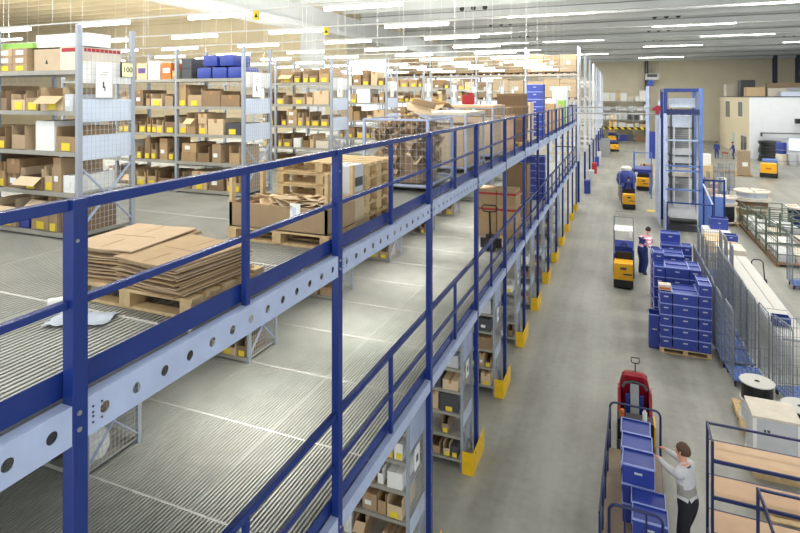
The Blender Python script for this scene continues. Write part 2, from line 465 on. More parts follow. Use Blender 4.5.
SHEETS = [(1.64, 1.87, 'white'), (1.23, 1.47, 'ltblue'), (.83, 1.09, 'ltblue')]
rk_u = make_rack(2.25, LEVU, .72, sheets=SHEETS)
rk_s = make_rack(2.2, LEVU[:5], .72, sheets=())
LEVG = [.2 + .4 * k for k in range(6)]
rk_g = make_rack(2.5, LEVG, .72, nb=2, sheets=[(1.9, 2.3, 'galv'), (.75, 1.0, 'ltblue')])
def rack(parts, label, loc, group):
    t = thing('shelf_rack', label, 'shelving', loc, 0, group)
    for n, me, l in parts: link(n, me, t, l)
    return t
XE = -5.2
NUR = 10
for k in range(-1, NUR):
    nm = ORD[k] if k >= 0 else 'unseen'
    rack(rk_u, 'galvanised shelf rack with mesh end on the upper deck, %s row from the viewer' % nm if k >= 0 else 'galvanised shelf rack on the upper deck behind the viewer', (XE, 4.02 + PITCH * k, ZU), 'upper deck shelf racks')
    if k >= 0: rack(rk_s, 'galvanised shelf rack with mesh end on the lower deck, %s row from the viewer' % nm, (XE + .1, 4.02 + PITCH * k, ZL), 'lower deck shelf racks')
    if k >= 0: rack(rk_g, 'galvanised shelf rack under the mezzanine, %s row from the viewer' % nm, (XR - .13, YP[k + 1] - .42, 0), 'ground floor shelf racks')

# ------------------------------------------------------------------ shelf goods
CACHE = {}
def q2(v): return round(v / .02) * .02
def bin_mesh(w, d, h, f, mt):
    k = ('bin', w, d, h, f, mt)
    if k not in CACHE:
        CACHE[k] = MB().openbox(-w / 2, w / 2, 0, d, 0, h, .007, front=f).mesh('bin_body', M[mt])
    return CACHE[k]
def box_mesh(w, d, h, mt):
    k = ('box', w, d, h, mt)
    if k not in CACHE:
        mb = MB(); mb.box(-w / 2, w / 2, 0, d, 0, h)
        mb.box(-.0015, .0015, -.0008, d, h, h + .0008, 1)
        CACHE[k] = mb.mesh('box_body', [M[mt], M['cardin']], bevel=.004)
    return CACHE[k]
def tape_mesh(d, h):
    k = ('tape', d, h)
    if k not in CACHE:
        mb = MB(); mb.box(-.025, .025, -.0015, d, h, h + .0012); mb.box(-.025, .025, -.002, -.0008, h - .06, h + .0012)
        CACHE[k] = mb.mesh('tape', M['tape'])
    return CACHE[k]
def flap_mesh(w, d, h):
    k = ('flap', w, d, h)
    if k not in CACHE:
        mb = MB(); l = d * .4
        mb.add([(-w / 2, 0, h), (w / 2, 0, h), (w / 2, -.1, h - .08), (-w / 2, -.1, h - .08)], [(0, 1, 2, 3)])
        mb.add([(-w / 2, 0, h), (-w / 2, d, h), (-w / 2 + .01, d, h + .09), (-w / 2 + .01, 0, h + .09)], [(0, 1, 2, 3)])
        mb.add([(w / 2, 0, h), (w / 2, d, h), (w / 2 - .01, d, h + .09), (w / 2 - .01, 0, h + .09)], [(0, 1, 2, 3)])
        me = mb.mesh('flaps', M['card2'])
        CACHE[k] = me
    return CACHE[k]
def card_mesh(w, h, mt='yellow'):
    k = ('card', w, h, mt)
    if k not in CACHE: CACHE[k] = MB().box(-w / 2, w / 2, -.003, 0, 0, h).mesh('label_card', M[mt])
    return CACHE[k]
COLN = {'exp': 'dark brown', 'card': 'brown', 'card2': 'pale', 'cardd': 'dark brown', 'white': 'white', 'grey': 'grey', 'lgrey': 'light grey', 'dgrey': 'dark grey', 'crated': 'blue', 'black': 'black', 'greenc': 'green', 'redb': 'red', 'orange': 'orange', 'ltblue': 'pale blue', 'navy': 'navy', 'drumw': 'cream'}
def goods(rows, x, y, z, w, d, h, typ, mt, tagged, where, grp, small=False, rnd=R):
    """one item standing at (x centre, y front, z)"""
    w, d, h = q2(w), q2(d), q2(h)
    cn = COLN[mt]
    if typ == 'bin':
        lab = '%s open bin %s, %s' % (cn, 'with yellow tag' if tagged else 'without tag', where)
        o = link('storage_bin', bin_mesh(w, d, h, q2(h * .62), mt)); cat = 'bin'
    elif typ == 'open':
        lab = '%s opened carton %s, %s' % (cn, 'with yellow tag' if tagged else 'untagged', where)
        o = link('opened_carton', bin_mesh(w, d, h, h, mt)); cat = 'carton'
        link('flap', flap_mesh(w, d, h), o)
    else:
        lab = '%s closed box %s, %s' % (cn, 'with yellow tag' if tagged else 'untagged', where)
        if tagged is None: lab = '%s box %s' % (cn, where)
        o = link('cardboard_box' if mt.startswith('card') else 'goods_box', box_mesh(w, d, h, mt)); cat = 'box'
        if not small and mt.startswith('card'): link('tape', tape_mesh(d, h), o)
    o.location = (x, y, z); o.rotation_euler = (0, 0, rnd.uniform(-.03, .03))
    tag(o, lab, cat, grp)
    if tagged:
        c = link('label_card', card_mesh(q2(min(w * .74, .13)), q2(min(h * .45, .085))), o); c.location = (rnd.uniform(-.01, .01), -.002, .012)
    elif typ == 'box' and rnd.random() < .5 and not small:
        c = link('label_card', card_mesh(q2(min(w * .5, .1)), .06, 'sticker'), o); c.location = (-w * .1, -.002, h * .3)
    return o

LEVN = ['bottom', 'second', 'third', 'fourth', 'top', 'sixth']
def fill(lo, hi, y, z, clear, rackn, level, grp, rnd, dens=1., mix=None, dep=.5, tagp=.75, pal=None):
    """goods side by side on one shelf, from the aisle end inwards; positions spoken of by place from the aisle"""
    x = hi - .05; n = 0
    while x > lo + .08 and n < 16:
        typ = rnd.choices(['bin', 'box', 'open'], mix or [.55, .35, .1])[0]
        w = rnd.choice([.1, .12, .14, .16, .2, .24, .3] if typ == 'bin' else [.14, .18, .24, .3, .36])
        if x - w < lo + .02: w = max(.08, x - lo - .03)
        if w < .08: break
        b = int((hi - x) / BAY); bx = hi - .02 - (b + 1) * BAY
        if x - w < bx + .03 and x - bx < .12: x = bx - .04; continue
        if x - w < bx + .03: w = max(.08, x - bx - .05)
        if rnd.random() > dens: x -= w; continue
        h = rnd.uniform(.13, min(clear, .36)) if typ != 'bin' else rnd.uniform(.17, .29)
        mt = rnd.choices(['card', 'card2', 'cardd', 'white', 'lgrey', 'dgrey', 'crated', 'drumw'], (pal or [.4, .2, .17, .1, .04, .03, .03, .03]) if typ == 'box' else ([.5, .2, .3, 0, 0, 0, 0, 0] if not pal else [.36, .14, .16, .14, .06, .08, .06, 0]))[0]
        where = '%s from aisle on %s shelf, %s' % (ORD[n], level, rackn)
        o = goods(None, x - w / 2, y + rnd.uniform(.01, .05), z, w - .012, dep, h, typ, mt, rnd.random() < (tagp if typ != 'box' else .3), where, grp, rnd=rnd)
        n += 1
        if typ == 'box' and h < .19 and rnd.random() < .55 and clear > 2 * h + .03:
            goods(None, x - w / 2, y + .03, z + q2(h) + .0012, w - .02, dep - .04, h, 'box', mt, None, 'atop ' + where, grp, rnd=rnd)
        x -= w + rnd.choice([.004, .01, .02, .05])

rr = random.Random(5)
# upper deck, rows one to seven
for k in range(0, 7):
    nb = [1.4, 2.2, 1.3, 1.1, .9, .8, .6][k]
    y = 4.02 + PITCH * k
    for l, z in enumerate(LEVU):
        if k >= 3 and l == 0: continue
        if k < 2 and l == 4: continue
        if k >= 5 and l < 2: continue
        hi = XE - .03; lo = XE - BAY * nb
        fill(lo, hi, y, ZU + z + .001, .36 if l < 4 else .42, '%s upper rack' % ORD[k], LEVN[l], 'goods on the upper racks', rr, .93, None, .5)
# lower deck: the bottom two shelves seen beneath the upper girder
for k in range(0, 6):
    y = 4.02 + PITCH * k
    for l in (0, 1):
        fill(XE + .1 - BAY * (.95 if k < 2 else .6), XE + (.06 if (k, l) != (0, 0) else -.34), y, ZL + LEVU[l] + .001, .34, '%s lower rack' % ORD[k], LEVN[l], 'goods on the lower racks', rr, .9, [.6, .4, 0], .5, .6)
# ground floor racks seen between the posts
for k in range(1, 9):
    y = YP[k + 1] - .42
    for l, z in enumerate(LEVG):
        if k > 5 and l > 3: continue
        fill(XR - .13 - (1.2 if k < 3 else .75 if k < 5 else .45), XR - .17, y, z + .001, .32, '%s ground rack' % ORD[k], LEVN[l], 'goods on the ground floor racks', rr, .9, [.4, .55, .05], .5, .45, [.2, .1, .1, .25, .12, .1, .08, .05])

for k in range(1, 6):
    t = thing('notice_sign', 'white paper notice on the mesh end of the %s ground rack' % ORD[k], 'notice', (XR - .122, YP[k + 1] - .12, 1.72), 0, 'notices on the ground rack ends')
    MB().box(0, .003, -.1, .1, -.15, .15).build('sheet', mat('notice_paper', (240, 240, 236), .8), t); MB().box(.0032, .004, -.04, .04, -.06, .04).build('printed_marks', M['dgrey'], t)
# signs hung on the rack ends
def text_mesh(txt, size, mt, thick=.001):
    cu = bpy.data.curves.new('txt', 'FONT'); cu.body = txt; cu.size = size; cu.extrude = thick; cu.align_x = 'CENTER'; cu.align_y = 'CENTER'
    o = bpy.data.objects.new('txt', cu); COL.objects.link(o)
    dg = bpy.context.evaluated_depsgraph_get(); dg.update()
    me = bpy.data.meshes.new_from_object(o.evaluated_get(dg)); bpy.data.objects.remove(o)
    me.materials.clear(); me.materials.append(M[mt]); return me
for k in range(0, 6):
    y = 4.02 + PITCH * k
    t = thing('notice_sign', 'white paper notice with small drawing on the mesh end of the %s upper rack' % ORD[k], 'notice', (XE + .012, y + .3, ZU + 1.68), 0, 'notices on the rack ends')
    MB().box(0, .003, -.1, .1, -.19, .19).build('sheet', M['paper'], t)
    mb = MB(); mb.box(.0032, .004, -.02, .0, -.09, -.02); mb.box(.0032, .004, -.0, .015, -.12, -.07); mb.box(.0032, .004, -.05, .04, .05, .056); mb.box(.0032, .004, -.03, .05, .08, .085)
    mb.build('printed_marks', M['dgrey'], t)
    if k == 0:
        t = thing('number_sign', 'yellow number sign reading 100 on the nearest rack end', 'sign', (XE + .012, y + .6, ZU + 1.8), 0)
        MB().box(0, .003, -.07, .07, -.075, .075).build('plate', mat('pale_yellow', (246, 240, 190), .6), t)
        MB().box(0, .006, -.095, -.075, -.085, .085).build('edge_strip', M['black'], t)
        o = link('numerals', text_mesh('100', .085, 'black'), t, (.0045, .005, 0)); o.rotation_euler = (PI / 2, 0, PI / 2)
# ------------------------------------------------------------------ pallets, cartons and bins on the decks
def make_pallet(L=1.2, W=.8):
    bl = MB().box(-.05, .05, -.07, .07, .022, .1).mesh('block', M['pal'])
    dk = MB()
    for i in range(5):
        y = -W / 2 + .06 + i * (W - .12) / 4; dk.box(-L / 2, L / 2, y - .055, y + .055, .122, .144)
    for x in (-L / 2 + .05, 0, L / 2 - .05): dk.box(x - .05, x + .05, -W / 2, W / 2, .1, .122)
    dk = dk.mesh('deck_board', M['pal'])
    sk = MB().box(-L / 2, L / 2, -.05, .05, 0, .022).mesh('skid_board', M['pal'])
    return bl, dk, sk, L, W
PALM = make_pallet(); PALH = make_pallet(.8, .6)
def pallet(loc, label, rz=0, pm=PALM, group='wooden pallets'):
    bl, dk, sk, L, W = pm
    t = thing('wooden_pallet', label, 'pallet', loc, rz, group)
    link('deck_board', dk, t)
    for y in (-W / 2 + .07, 0, W / 2 - .07):
        link('skid_board', sk, t, (0, y, 0))
        for x in (-L / 2 + .05, 0, L / 2 - .05): link('block', bl, t, (x, y, 0))
    return t

r2 = random.Random(21)
# flattened cartons lying by the railing
pallet((-3.25, 3.27, ZU + .001), 'wooden pallet under the flattened cartons by the railing')
def flat_mesh(w, d, seed):
    q = random.Random(seed); mb = MB(); n = 10; t = .011
    grid = lambda i, j, up: (-w / 2 + w * i / n, -d / 2 + d * j / 2, (t if up else 0) + .006 * math.sin(i * .9 + seed) * (1 if up else 1) * .5 + .003)
    vs = [grid(i, j, u) for u in (0, 1) for j in range(3) for i in range(n + 1)]
    N_ = (n + 1) * 3; fs = []
    for j in range(2):
        for i in range(n):
            a = j * (n + 1) + i
            fs.append((a, a + n + 1, a + n + 2, a + 1)); fs.append((N_ + a, N_ + a + 1, N_ + a + n + 2, N_ + a + n + 1))
    for i in range(n):
        fs.append((i, i + 1, N_ + i + 1, N_ + i)); a = 2 * (n + 1) + i; fs.append((a, N_ + a, N_ + a + 1, a + 1))
    for j in range(2):
        a = j * (n + 1); fs.append((a, N_ + a, N_ + a + n + 1, a + n + 1)); a += n; fs.append((a, a + n + 1, N_ + a + n + 1, N_ + a))
    mb.add(vs, fs)
    return mb.mesh('flattened_board', M['card'])
FM = [flat_mesh(.62, .74, i) for i in range(3)]; FM2 = [flat_mesh(.6, .7, i + 5) for i in range(3)]
slit = MB().box(-.2, .2, -.002, .002, .0165, .0175).box(-.002, .002, -.34, -.1, .0165, .0175).box(-.002, .002, .12, .34, .0165, .0175).mesh('crease', M['cardin'])
for s_, (x, y, rz, n, fm, nm) in enumerate(((-3.6, 3.32, .05, 13, FM, 'inner'), (-3.0, 3.2, -.1, 12, FM2, 'railing-side'))):
    for i in range(n):
        o = link('flattened_carton', fm[i % 3]); o.location = (x + r2.uniform(-.025, .025), y + r2.uniform(-.03, .03), ZU + .146 + i * .0185)
        o.rotation_euler = (0, 0, rz + r2.uniform(-.06, .06))
        tag(o, 'flattened brown carton, %s from the bottom in the %s pile on the pallet' % (ORD[i], nm), 'carton', 'flattened cartons by the railing')
        if i == n - 1: link('crease', slit, o)
# torn clear film beside the pallet
mb = MB(); vs = []
for i in range(9):
    for j in range(6):
        vs.append((.4 * i / 8 - .2, .24 * j / 5 - .12, .008 + .022 * abs(math.sin(i * 1.7 + j * 2.3)) * abs(math.sin(j * 1.1 + 1))))
mb.add(vs, [(i * 6 + j, (i + 1) * 6 + j, (i + 1) * 6 + j + 1, i * 6 + j + 1) for i in range(8) for j in range(5)])
o = mb.build('plastic_film', M['film'], None, (-3.35, 2.62, ZU), .4, smooth=True); tag(o, 'crumpled scrap of clear plastic film on the upper deck grating', 'film')
MB().cyl((-.06, 0, .035), (.06, 0, .035), .034, n=14).cyl((-.061, 0, .035), (.061, 0, .035), .018, n=12, m=1)
o = MB().cyl((-.06, 0, .035), (.06, 0, .035), .034, n=14).build('paper_roll', M['paper'], None, (-3.72, 2.72, ZU + .001), .9); tag(o, 'small white paper roll lying beside the pallet', 'roll')

# pallet box with cardboard collar
PALT = make_pallet(1.2, .6)
pallet((-3.23, 4.98, ZU + .001), 'wooden pallet under the open tray of cardboard waste', 0, PALT)
t = thing('pallet_tray', 'low brown cardboard tray with tall wooden corner posts full of cardboard pieces', 'tray', (-3.23, 4.98, ZU + .146))
MB().openbox(-.59, .59, -.295, .295, 0, .25, .01).build('tray_wall', M['card'], t)
for x in (-.57, .57):
    for y in (-.265, .265):
        MB().box(x - .018, x + .018, y - .03, y + .03, .011, .6 if y < 0 else .62).build('corner_post', M['pal'], t)
mb = MB().box(-.06, .06, -.003, 0, -.06, .09); o = mb.build('delivery_note', M['paper'], t, (.22, -.296, .2)); mb = MB().box(-.03, .01, -.004, -.003, -.03, .05); mb.build('printed_block', M['ltblue'], o)
for i in range(34):
    w_, d_ = r2.uniform(.16, .36), r2.uniform(.14, .3); mb = MB(); a = r2.uniform(.2, .7)
    mb.obox((w_ / 4 * math.cos(a), 0, w_ / 4 * math.sin(a)), (w_ / 2, d_, .006), (0, -a, 0)); mb.obox((-w_ / 4 * math.cos(a * .5), 0, w_ / 4 * math.sin(a * .5)), (w_ / 2, d_, .006), (0, a * .5, 0))
    if i < 14: continue
    x, y = r2.uniform(-.4, .4), r2.uniform(-.15, .16)
    o = mb.build('cardboard_offcut', M['card2'] if i % 3 else M['card'], None, (-3.23 + x, 4.98 + y, ZU + .36 + r2.uniform(-.02, .035)), r2.uniform(0, 6))
    tag(o, 'folded cardboard offcut lying in the low tray with wooden posts', 'offcut', 'cardboard offcuts in the tray')
MB().box(-.565, .565, -.27, .27, .012, .21).build('packed_waste', M['cardin'], t)
# stack of bare pallets behind the tray
for i in range(5):
    pallet((-3.32, 6.08, ZU + .001 + i * .1455), 'bare wooden pallet, %s from the bottom of the stack behind the tray' % ORD[i], r2.uniform(-.02, .02))
o = link('cardboard_box', box_mesh(.26, .34, .44, 'card2'), None, (-2.84, 5.31, ZU + .001)); tag(o, 'pale upright carton between the waste tray and the bare pallet stack', 'box')
o = link('goods_box', box_mesh(.24, .32, .3, 'lgrey'), None, (-2.84, 5.32, ZU + .443)); tag(o, 'light grey carton standing on the pale carton beside the bare pallets', 'box'); MB().box(-.122, .122, .02, .3, .06, .16).build('print_band', M['dgrey'], o)

# mesh bins with crumpled packing paper
def crumple(mb, c, size, q, m=0):
    nx = ny = 4; ax = Vector((q.uniform(-1, 1), q.uniform(-1, 1), q.uniform(-1, 1))).normalized(); rot = Matrix.Rotation(q.uniform(0, 6), 3, ax); vs = []
    for i in range(nx + 1):
        for j in range(ny + 1):
            p = Vector(((i / nx - .5) * size, (j / ny - .5) * size * .8, q.uniform(-.13, .13) * size + .25 * size * math.sin(i * 1.3 + j)))
            vs.append(Vector(c) + rot @ p)
    mb.add(vs, [(i * (ny + 1) + j, (i + 1) * (ny + 1) + j, (i + 1) * (ny + 1) + j + 1, i * (ny + 1) + j + 1) for i in range(nx) for j in range(ny)], m)
def mesh_bin(loc, L, W, H, label, frame='galv', rz=0):
    t = thing('mesh_bin', label, 'bin', loc, rz)
    for x in (-L / 2, L / 2):
        for y in (-W / 2, W / 2): MB().box(x - .02, x + .02, y - .02, y + .02, 0, H).build('corner_post', M[frame], t)
    mb = MB()
    for z in (.1, H - .02):
        for y in (-W / 2, W / 2): mb.box(-L / 2, L / 2, y - .015, y + .015, z, z + .03)
        for x in (-L / 2, L / 2): mb.box(x - .015, x + .015, -W / 2, W / 2, z, z + .03)
    mb.build('frame_rim', M[frame], t)
    MB().box(-L / 2, L / 2, -W / 2, W / 2, .08, .1).build('bottom_tray', M['steel'], t)
    for y in (-W / 2, W / 2): MB().wires((-L / 2, y, .12), (L, 0, 0), (0, 0, H - .14), 13, 10, .0016).build('mesh_side', M['wire'], t)
    for x in (-L / 2, L / 2): MB().wires((x, -W / 2, .12), (0, W, 0), (0, 0, H - .14), 14, 10, .0016).build('mesh_side', M['wire'], t)
    return t
mesh_bin((-3.3, 8.64, ZU + .001), 1.08, 1.3, 1.14, 'galvanised mesh bin heaped with crumpled brown packing paper')
q = random.Random(3); mb = MB()
for i in range(520):
    x, y = q.uniform(-.4, .4), q.uniform(-.5, .5)
    edge = max(abs(x) / .4, abs(y) / .5); z = q.uniform(.27, 1.02 + .14 * (1 - edge))
    if edge < .7 and z < .8: continue
    crumple(mb, (x, y, z), q.uniform(.12, .24), q, 0 if q.random() < .5 else (1 if q.random() < .5 else 2))
mb.box(-.34, .34, -.44, .44, .12, .9, 1)
o = mb.build('packing_paper', [M['card'], M['cardd'], M['card2']], None, (-3.3, 8.64, ZU)); tag(o, 'crumpled brown packing paper heaped inside the mesh bin', 'paper', kind='stuff')
for i, (x, y, a) in enumerate(((-3.05, 8.4, .5), (-2.95, 8.85, -.4), (-3.2, 8.9, .9))):
    o = MB().obox((0, 0, 0), (.42, .3, .008), (.4, .5 * a, 0)).obox((.1, .12, .08), (.4, .2, .008), (-.6, .2, 0)).build('cardboard_sheet', M['card2'], None, (x, y, ZU + 1.3), a)
    tag(o, 'torn pale cardboard sheet, %s one on top of the heaped mesh bin' % ORD[i], 'cardboard')
def cased(loc, L, W, H, label, lid='ply'):
    t = mesh_bin(loc, L, W, H - .03, label)
    MB().box(-L / 2 - .03, L / 2 + .03, -W / 2 - .03, W / 2 + .03, H - .029, H + .03).build('lid_board', M[lid], t)
    MB().box(-L / 2 + .06, L / 2 - .06, -W / 2 + .05, W / 2 - .05, .102, H * .8).build('packed_load', M['card2'], t)
cased((-3.35, 11.1, ZU + .001), 1.1, 1.5, 1.16, 'mesh bin closed with a flat pale lid board, beyond the paper bin', 'drumw')
cased((-3.35, 13.4, ZU + .001), 1.1, 1.3, 1.26, 'taller mesh bin with a brown lid board carrying a red bag', 'ply')
mb = MB(); mb.obox((0, 0, .13), (.3, .2, .24)); mb.obox((.05, 0, .27), (.16, .08, .06))
o = mb.build('red_bag', M['redb'], None, (-3.5, 13.2, ZU + 1.292), .3, bevel=.05); tag(o, 'bright red bag on top of the brown lidded mesh bin', 'bag')
o = MB().obox((0, 0, .1), (.9, .6, .2)).build('lidded_carton', M['cardd'], None, (-3.25, 15.0, ZU + 1.0)); tag(o, 'dark brown flat carton on the tall crate behind the red bag', 'carton')
o = MB().box(-.5, .5, -.35, .35, 0, .998).box(-.51, .51, -.36, .36, .9, .998).build('wooden_case', M['ply'], None, (-3.25, 15.0, ZU + .001)); tag(o, 'plain pale wooden case carrying a flat dark carton', 'case')
pallet((-3.12, 17.1, ZU + .001), 'wooden pallet under the pile of brown export cartons', PI / 2)
for i in range(4):
    o = link('export_carton', box_mesh(.76, 1.1, .36, 'exp')); o.location = (-3.12, 16.55, ZU + .147 + i * .3605); o.rotation_euler = (0, 0, r2.uniform(-.02, .02))
    tag(o, 'large brown export carton, %s from the bottom of the pile before the blue crates' % ORD[i], 'carton', 'export cartons on the upper deck'); MB().box(-.386, .386, -.006, 1.106, .3, .359).build('lid', M['cardd'], o)

# ------------------------------------------------------------------ blue crates
def make_crate(w, d, h):
    b = MB(); t = .008
    b.box(-w / 2 + .012, w / 2 - .012, -d / 2 + .012, d / 2 - .012, 0, t)
    b.openbox(-w / 2 + .01, w / 2 - .01, -d / 2 + .01, d / 2 - .01, 0, h, t)
    for s_ in (-1, 1):
        for f in (-.3, 0, .3):
            b.box(f * w - .008, f * w + .008, min(s_ * d / 2, s_ * (d / 2 - .01)), max(s_ * d / 2, s_ * (d / 2 - .01)), .02, h - .03)
    rim = MB()
    rim.box(-w / 2, w / 2, -d / 2, -d / 2 + .016, h - .025, h); rim.box(-w / 2, w / 2, d / 2 - .016, d / 2, h - .025, h)
    rim.box(-w / 2, -w / 2 + .016, -d / 2 + .016, d / 2 - .016, h - .025, h); rim.box(w / 2 - .016, w / 2, -d / 2 + .016, d / 2 - .016, h - .025, h)
    hd = MB().box(-.055, .055, -d / 2 - .002, -d / 2 + .012, h * .55, h * .55 + .028)  # pale slot, its white highlight put into the colour
    lid = MB().box(-w / 2 + .02, w / 2 - .02, -d / 2 + .02, d / 2 - .02, h - .034, h - .026)
    return b.mesh('crate_body', M['crate']), rim.mesh('crate_rim', M['craterim']), hd.mesh('handle_slot', M['lgrey']), lid.mesh('lid', M['crate'])
CR = {}
def crate(x, y, z, w, d, h, label, group, rz=0, lid=False):
    k = (w, d, h)
    if k not in CR: CR[k] = make_crate(w, d, h)
    b, r_, hd, ld = CR[k]
    o = link('blue_crate', b, None, (x, y, z), rz); tag(o, label, 'crate', group)
    link('rim', r_, o); link('handle_slot', hd, o)
    if lid: link('lid', ld, o)
    return o
for i in range(7):
    crate(-3.05, 21.4, ZU + .001 + i * .281, .6, .4, .28, 'blue crate, %s from the bottom of the tower on the upper deck' % ORD[i], 'crates in the upper deck tower')
for i in range(7):
    crate(-3.05, 21.82, ZU + .001 + i * .281, .6, .4, .28, 'blue crate, %s from the bottom of the tower behind, upper deck' % ORD[i], 'crates in the upper deck tower')
t = thing('steel_cabinet', 'plain light grey steel cabinet at the far end of the upper deck', 'cabinet', (-3.15, 31.6, ZU + .001))
MB().box(-.42, .42, -.25, .25, 0, 2.05).build('body', M['lgrey'], t)
for s_ in (-1, 1): MB().box(s_ * .21 - .2, s_ * .21 + .2, -.262, -.252, .05, 2.0).build('door', M['lgrey'], t)
for i, (x, y, h, mt, lb) in enumerate(((-3.3, 19.2, 1.3, 'card2', 'pale brown tall carton standing behind the export cartons'), (-3.0, 23.6, 1.2, 'card', 'brown tall carton beyond the upper blue crate tower'), (-3.1, 25.2, 1.4, 'white', 'white tall carton beyond the upper blue crates'), (-3.1, 27.3, 1.1, 'card2', 'pale carton near the far end of the upper deck'), (-3.1, 29.2, 1.3, 'greenc', 'green carton before the grey cabinet on the upper deck'))):
    o = link('tall_carton', box_mesh(.8, .7, h, mt), None, (x, y, ZU + .001)); tag(o, lb, 'carton')

# lower deck: hand pallet truck, cartons, crates
def pallet_truck(loc, rz, label, bodym='dark', forkm='pal'):
    t = thing('hand_pallet_truck', label, 'pallet truck', loc, rz)
    for x in (-.2, .2): MB().prism([(.0, .05), (1.1, .05), (1.15, .03), (1.15, .08), (1.05, .1), (0, .1)], 'x', x - .07, x + .07).build('fork', M[forkm], t)
    MB().box(-.27, .27, -.06, .02, .06, .3).prism([(-.2, .05), (-.05, .05), (-.05, .42), (-.12, .42)], 'x', -.13, .13).build('chassis', M[bodym], t)
    MB().cyl((0, -.16, .3), (0, -.2, .5), .04).bar((0, -.18, .4), (0, -.34, 1.06), .045).build('drawbar', M['black'], t)
    MB().tube([(-.02, -.34, 1.04), (-.15, -.36, 1.06), (-.19, -.38, 1.14), (-.15, -.4, 1.22), (.15, -.4, 1.22), (.19, -.38, 1.14), (.15, -.36, 1.06), (.02, -.34, 1.04)], .018, 8).build('loop_handle', M['black'], t)
    for x in (-.07, .07): MB().cyl((x - .03, -.16, .09), (x + .03, -.16, .09), .09, n=14).build('wheel', M['black'], t)
    for x in (-.2, .2): MB().cyl((x - .04, 1.02, .04), (x + .04, 1.02, .04), .039, n=10).build('roller', M['black'], t)
    return t
pallet_truck((-3.12, 14.05, ZL + .001), .1, 'black hand pallet truck with pale forks on the lower deck')
for i in range(3):
    for j in range(2):
        x, y = (-3.52, -2.98)[j], 15.35
        o = link('striped_carton', box_mesh(.52, .7, .44, 'card')); o.location = (x + r2.uniform(-.01, .01), y, ZL + .001 + i * .442)
        tag(o, 'brown carton with red band, %s from the bottom, %s column behind the pallet truck' % (ORD[i], 'wall-side' if j == 0 else 'railing-side'), 'carton', 'cartons by the lower pallet truck')
        if i: MB().box(-.262, .262, -.002, 0, .3, .36).box(.26, .262, 0, .7, .3, .36).build('red_band', M['redb'], o)
o = link('tall_carton', box_mesh(.78, .6, .9, 'cardd'), None, (-3.15, 17.6, ZL + .001)); tag(o, 'dark brown tall carton on the lower deck, underneath a second one', 'carton')
o = link('tall_carton', box_mesh(.78, .6, .88, 'cardd'), None, (-3.15, 17.6, ZL + .903)); tag(o, 'dark brown tall carton stacked high on the lower deck beyond the cartons', 'carton')
for i in range(6):
    for j in range(2):
        crate(-3.6 + .61 * j, 21.6, ZL + .001 + i * .281, .6, .4, .28, 'blue crate, %s from the bottom, %s column of the lower deck wall' % (ORD[i], ['inner', 'railing-side'][j]), 'crates stacked on the lower deck')
t = thing('wire_trolley', 'pale wire trolley parked before the tall lower deck cartons', 'trolley', (-3.1, 16.75, ZL + .001))
for x in (-.3, .3):
    for y in (-.25, .25): MB().cyl((x, y, 0.08), (x, y, 1.05), .013, n=6).build('leg', M['wire'], t); MB().cyl((x - .015, y, .05), (x + .015, y, .05), .05, n=10).build('wheel', M['black'], t)
for z in (.25, .65, 1.0): MB().wires((-.3, -.25, z), (.6, 0, 0), (0, .5, 0), 9, 7, .004).build('wire_shelf', M['wire'], t)

# goods picked out on the nearest rack tops
top0 = ZU + LEVU[4] + .001

where0 = 'on the top shelf of the nearest rack'
for i in range(3):
    for j in range(2):
        o = link('cardboard_box', box_mesh(.24, .4, .085, 'card')); o.location = (-6.16 - .25 * j, 4.06, top0 + i * .0862)
        tag(o, 'long brown carton, %s layer of the %s pile on the nearest rack top' % (['bottom', 'middle', 'upper'][i], ['aisle-side', 'inner'][j]), 'box', 'long cartons on the nearest rack')
        MB().box(-.06, .06, -.002, 0, .015, .065).build('label_card', M['yellow' if i == 0 else 'sticker'], o)
o = link('goods_box', box_mesh(.6, .34, .06, 'greenc'), None, (-6.3, 4.1, top0 + .26)); tag(o, 'flat green carton lying on the long brown cartons', 'box')
o = link('cardboard_box', box_mesh(.4, .5, .24, 'card2'), None, (-5.78, 4.1, top0)); tag(o, 'pale carton with arrow mark %s' % where0, 'box'); MB().prism([(-.02, .08), (.02, .08), (0, .13)], 'y', -.002, 0).build('arrow_mark', M['black'], o)
o = link('goods_box', box_mesh(.3, .52, .25, 'drumw'), None, (-5.4, 4.08, top0)); tag(o, 'cream carton with red print %s beside the upright' % where0, 'box'); MB().box(-.12, .15, -.002, 0, .2, .24).box(.15, .152, .05, .5, .2, .24).build('print_band', M['redb'], o)
o = link('goods_box', box_mesh(.78, .3, .14, 'white'), None, (-5.62, 4.14, top0 + .262)); tag(o, 'long white carton lying across the cream and pale cartons', 'box'); MB().box(.3, .39, -.002, 0, 0, .14).build('print_block', M['ltblue'], o)

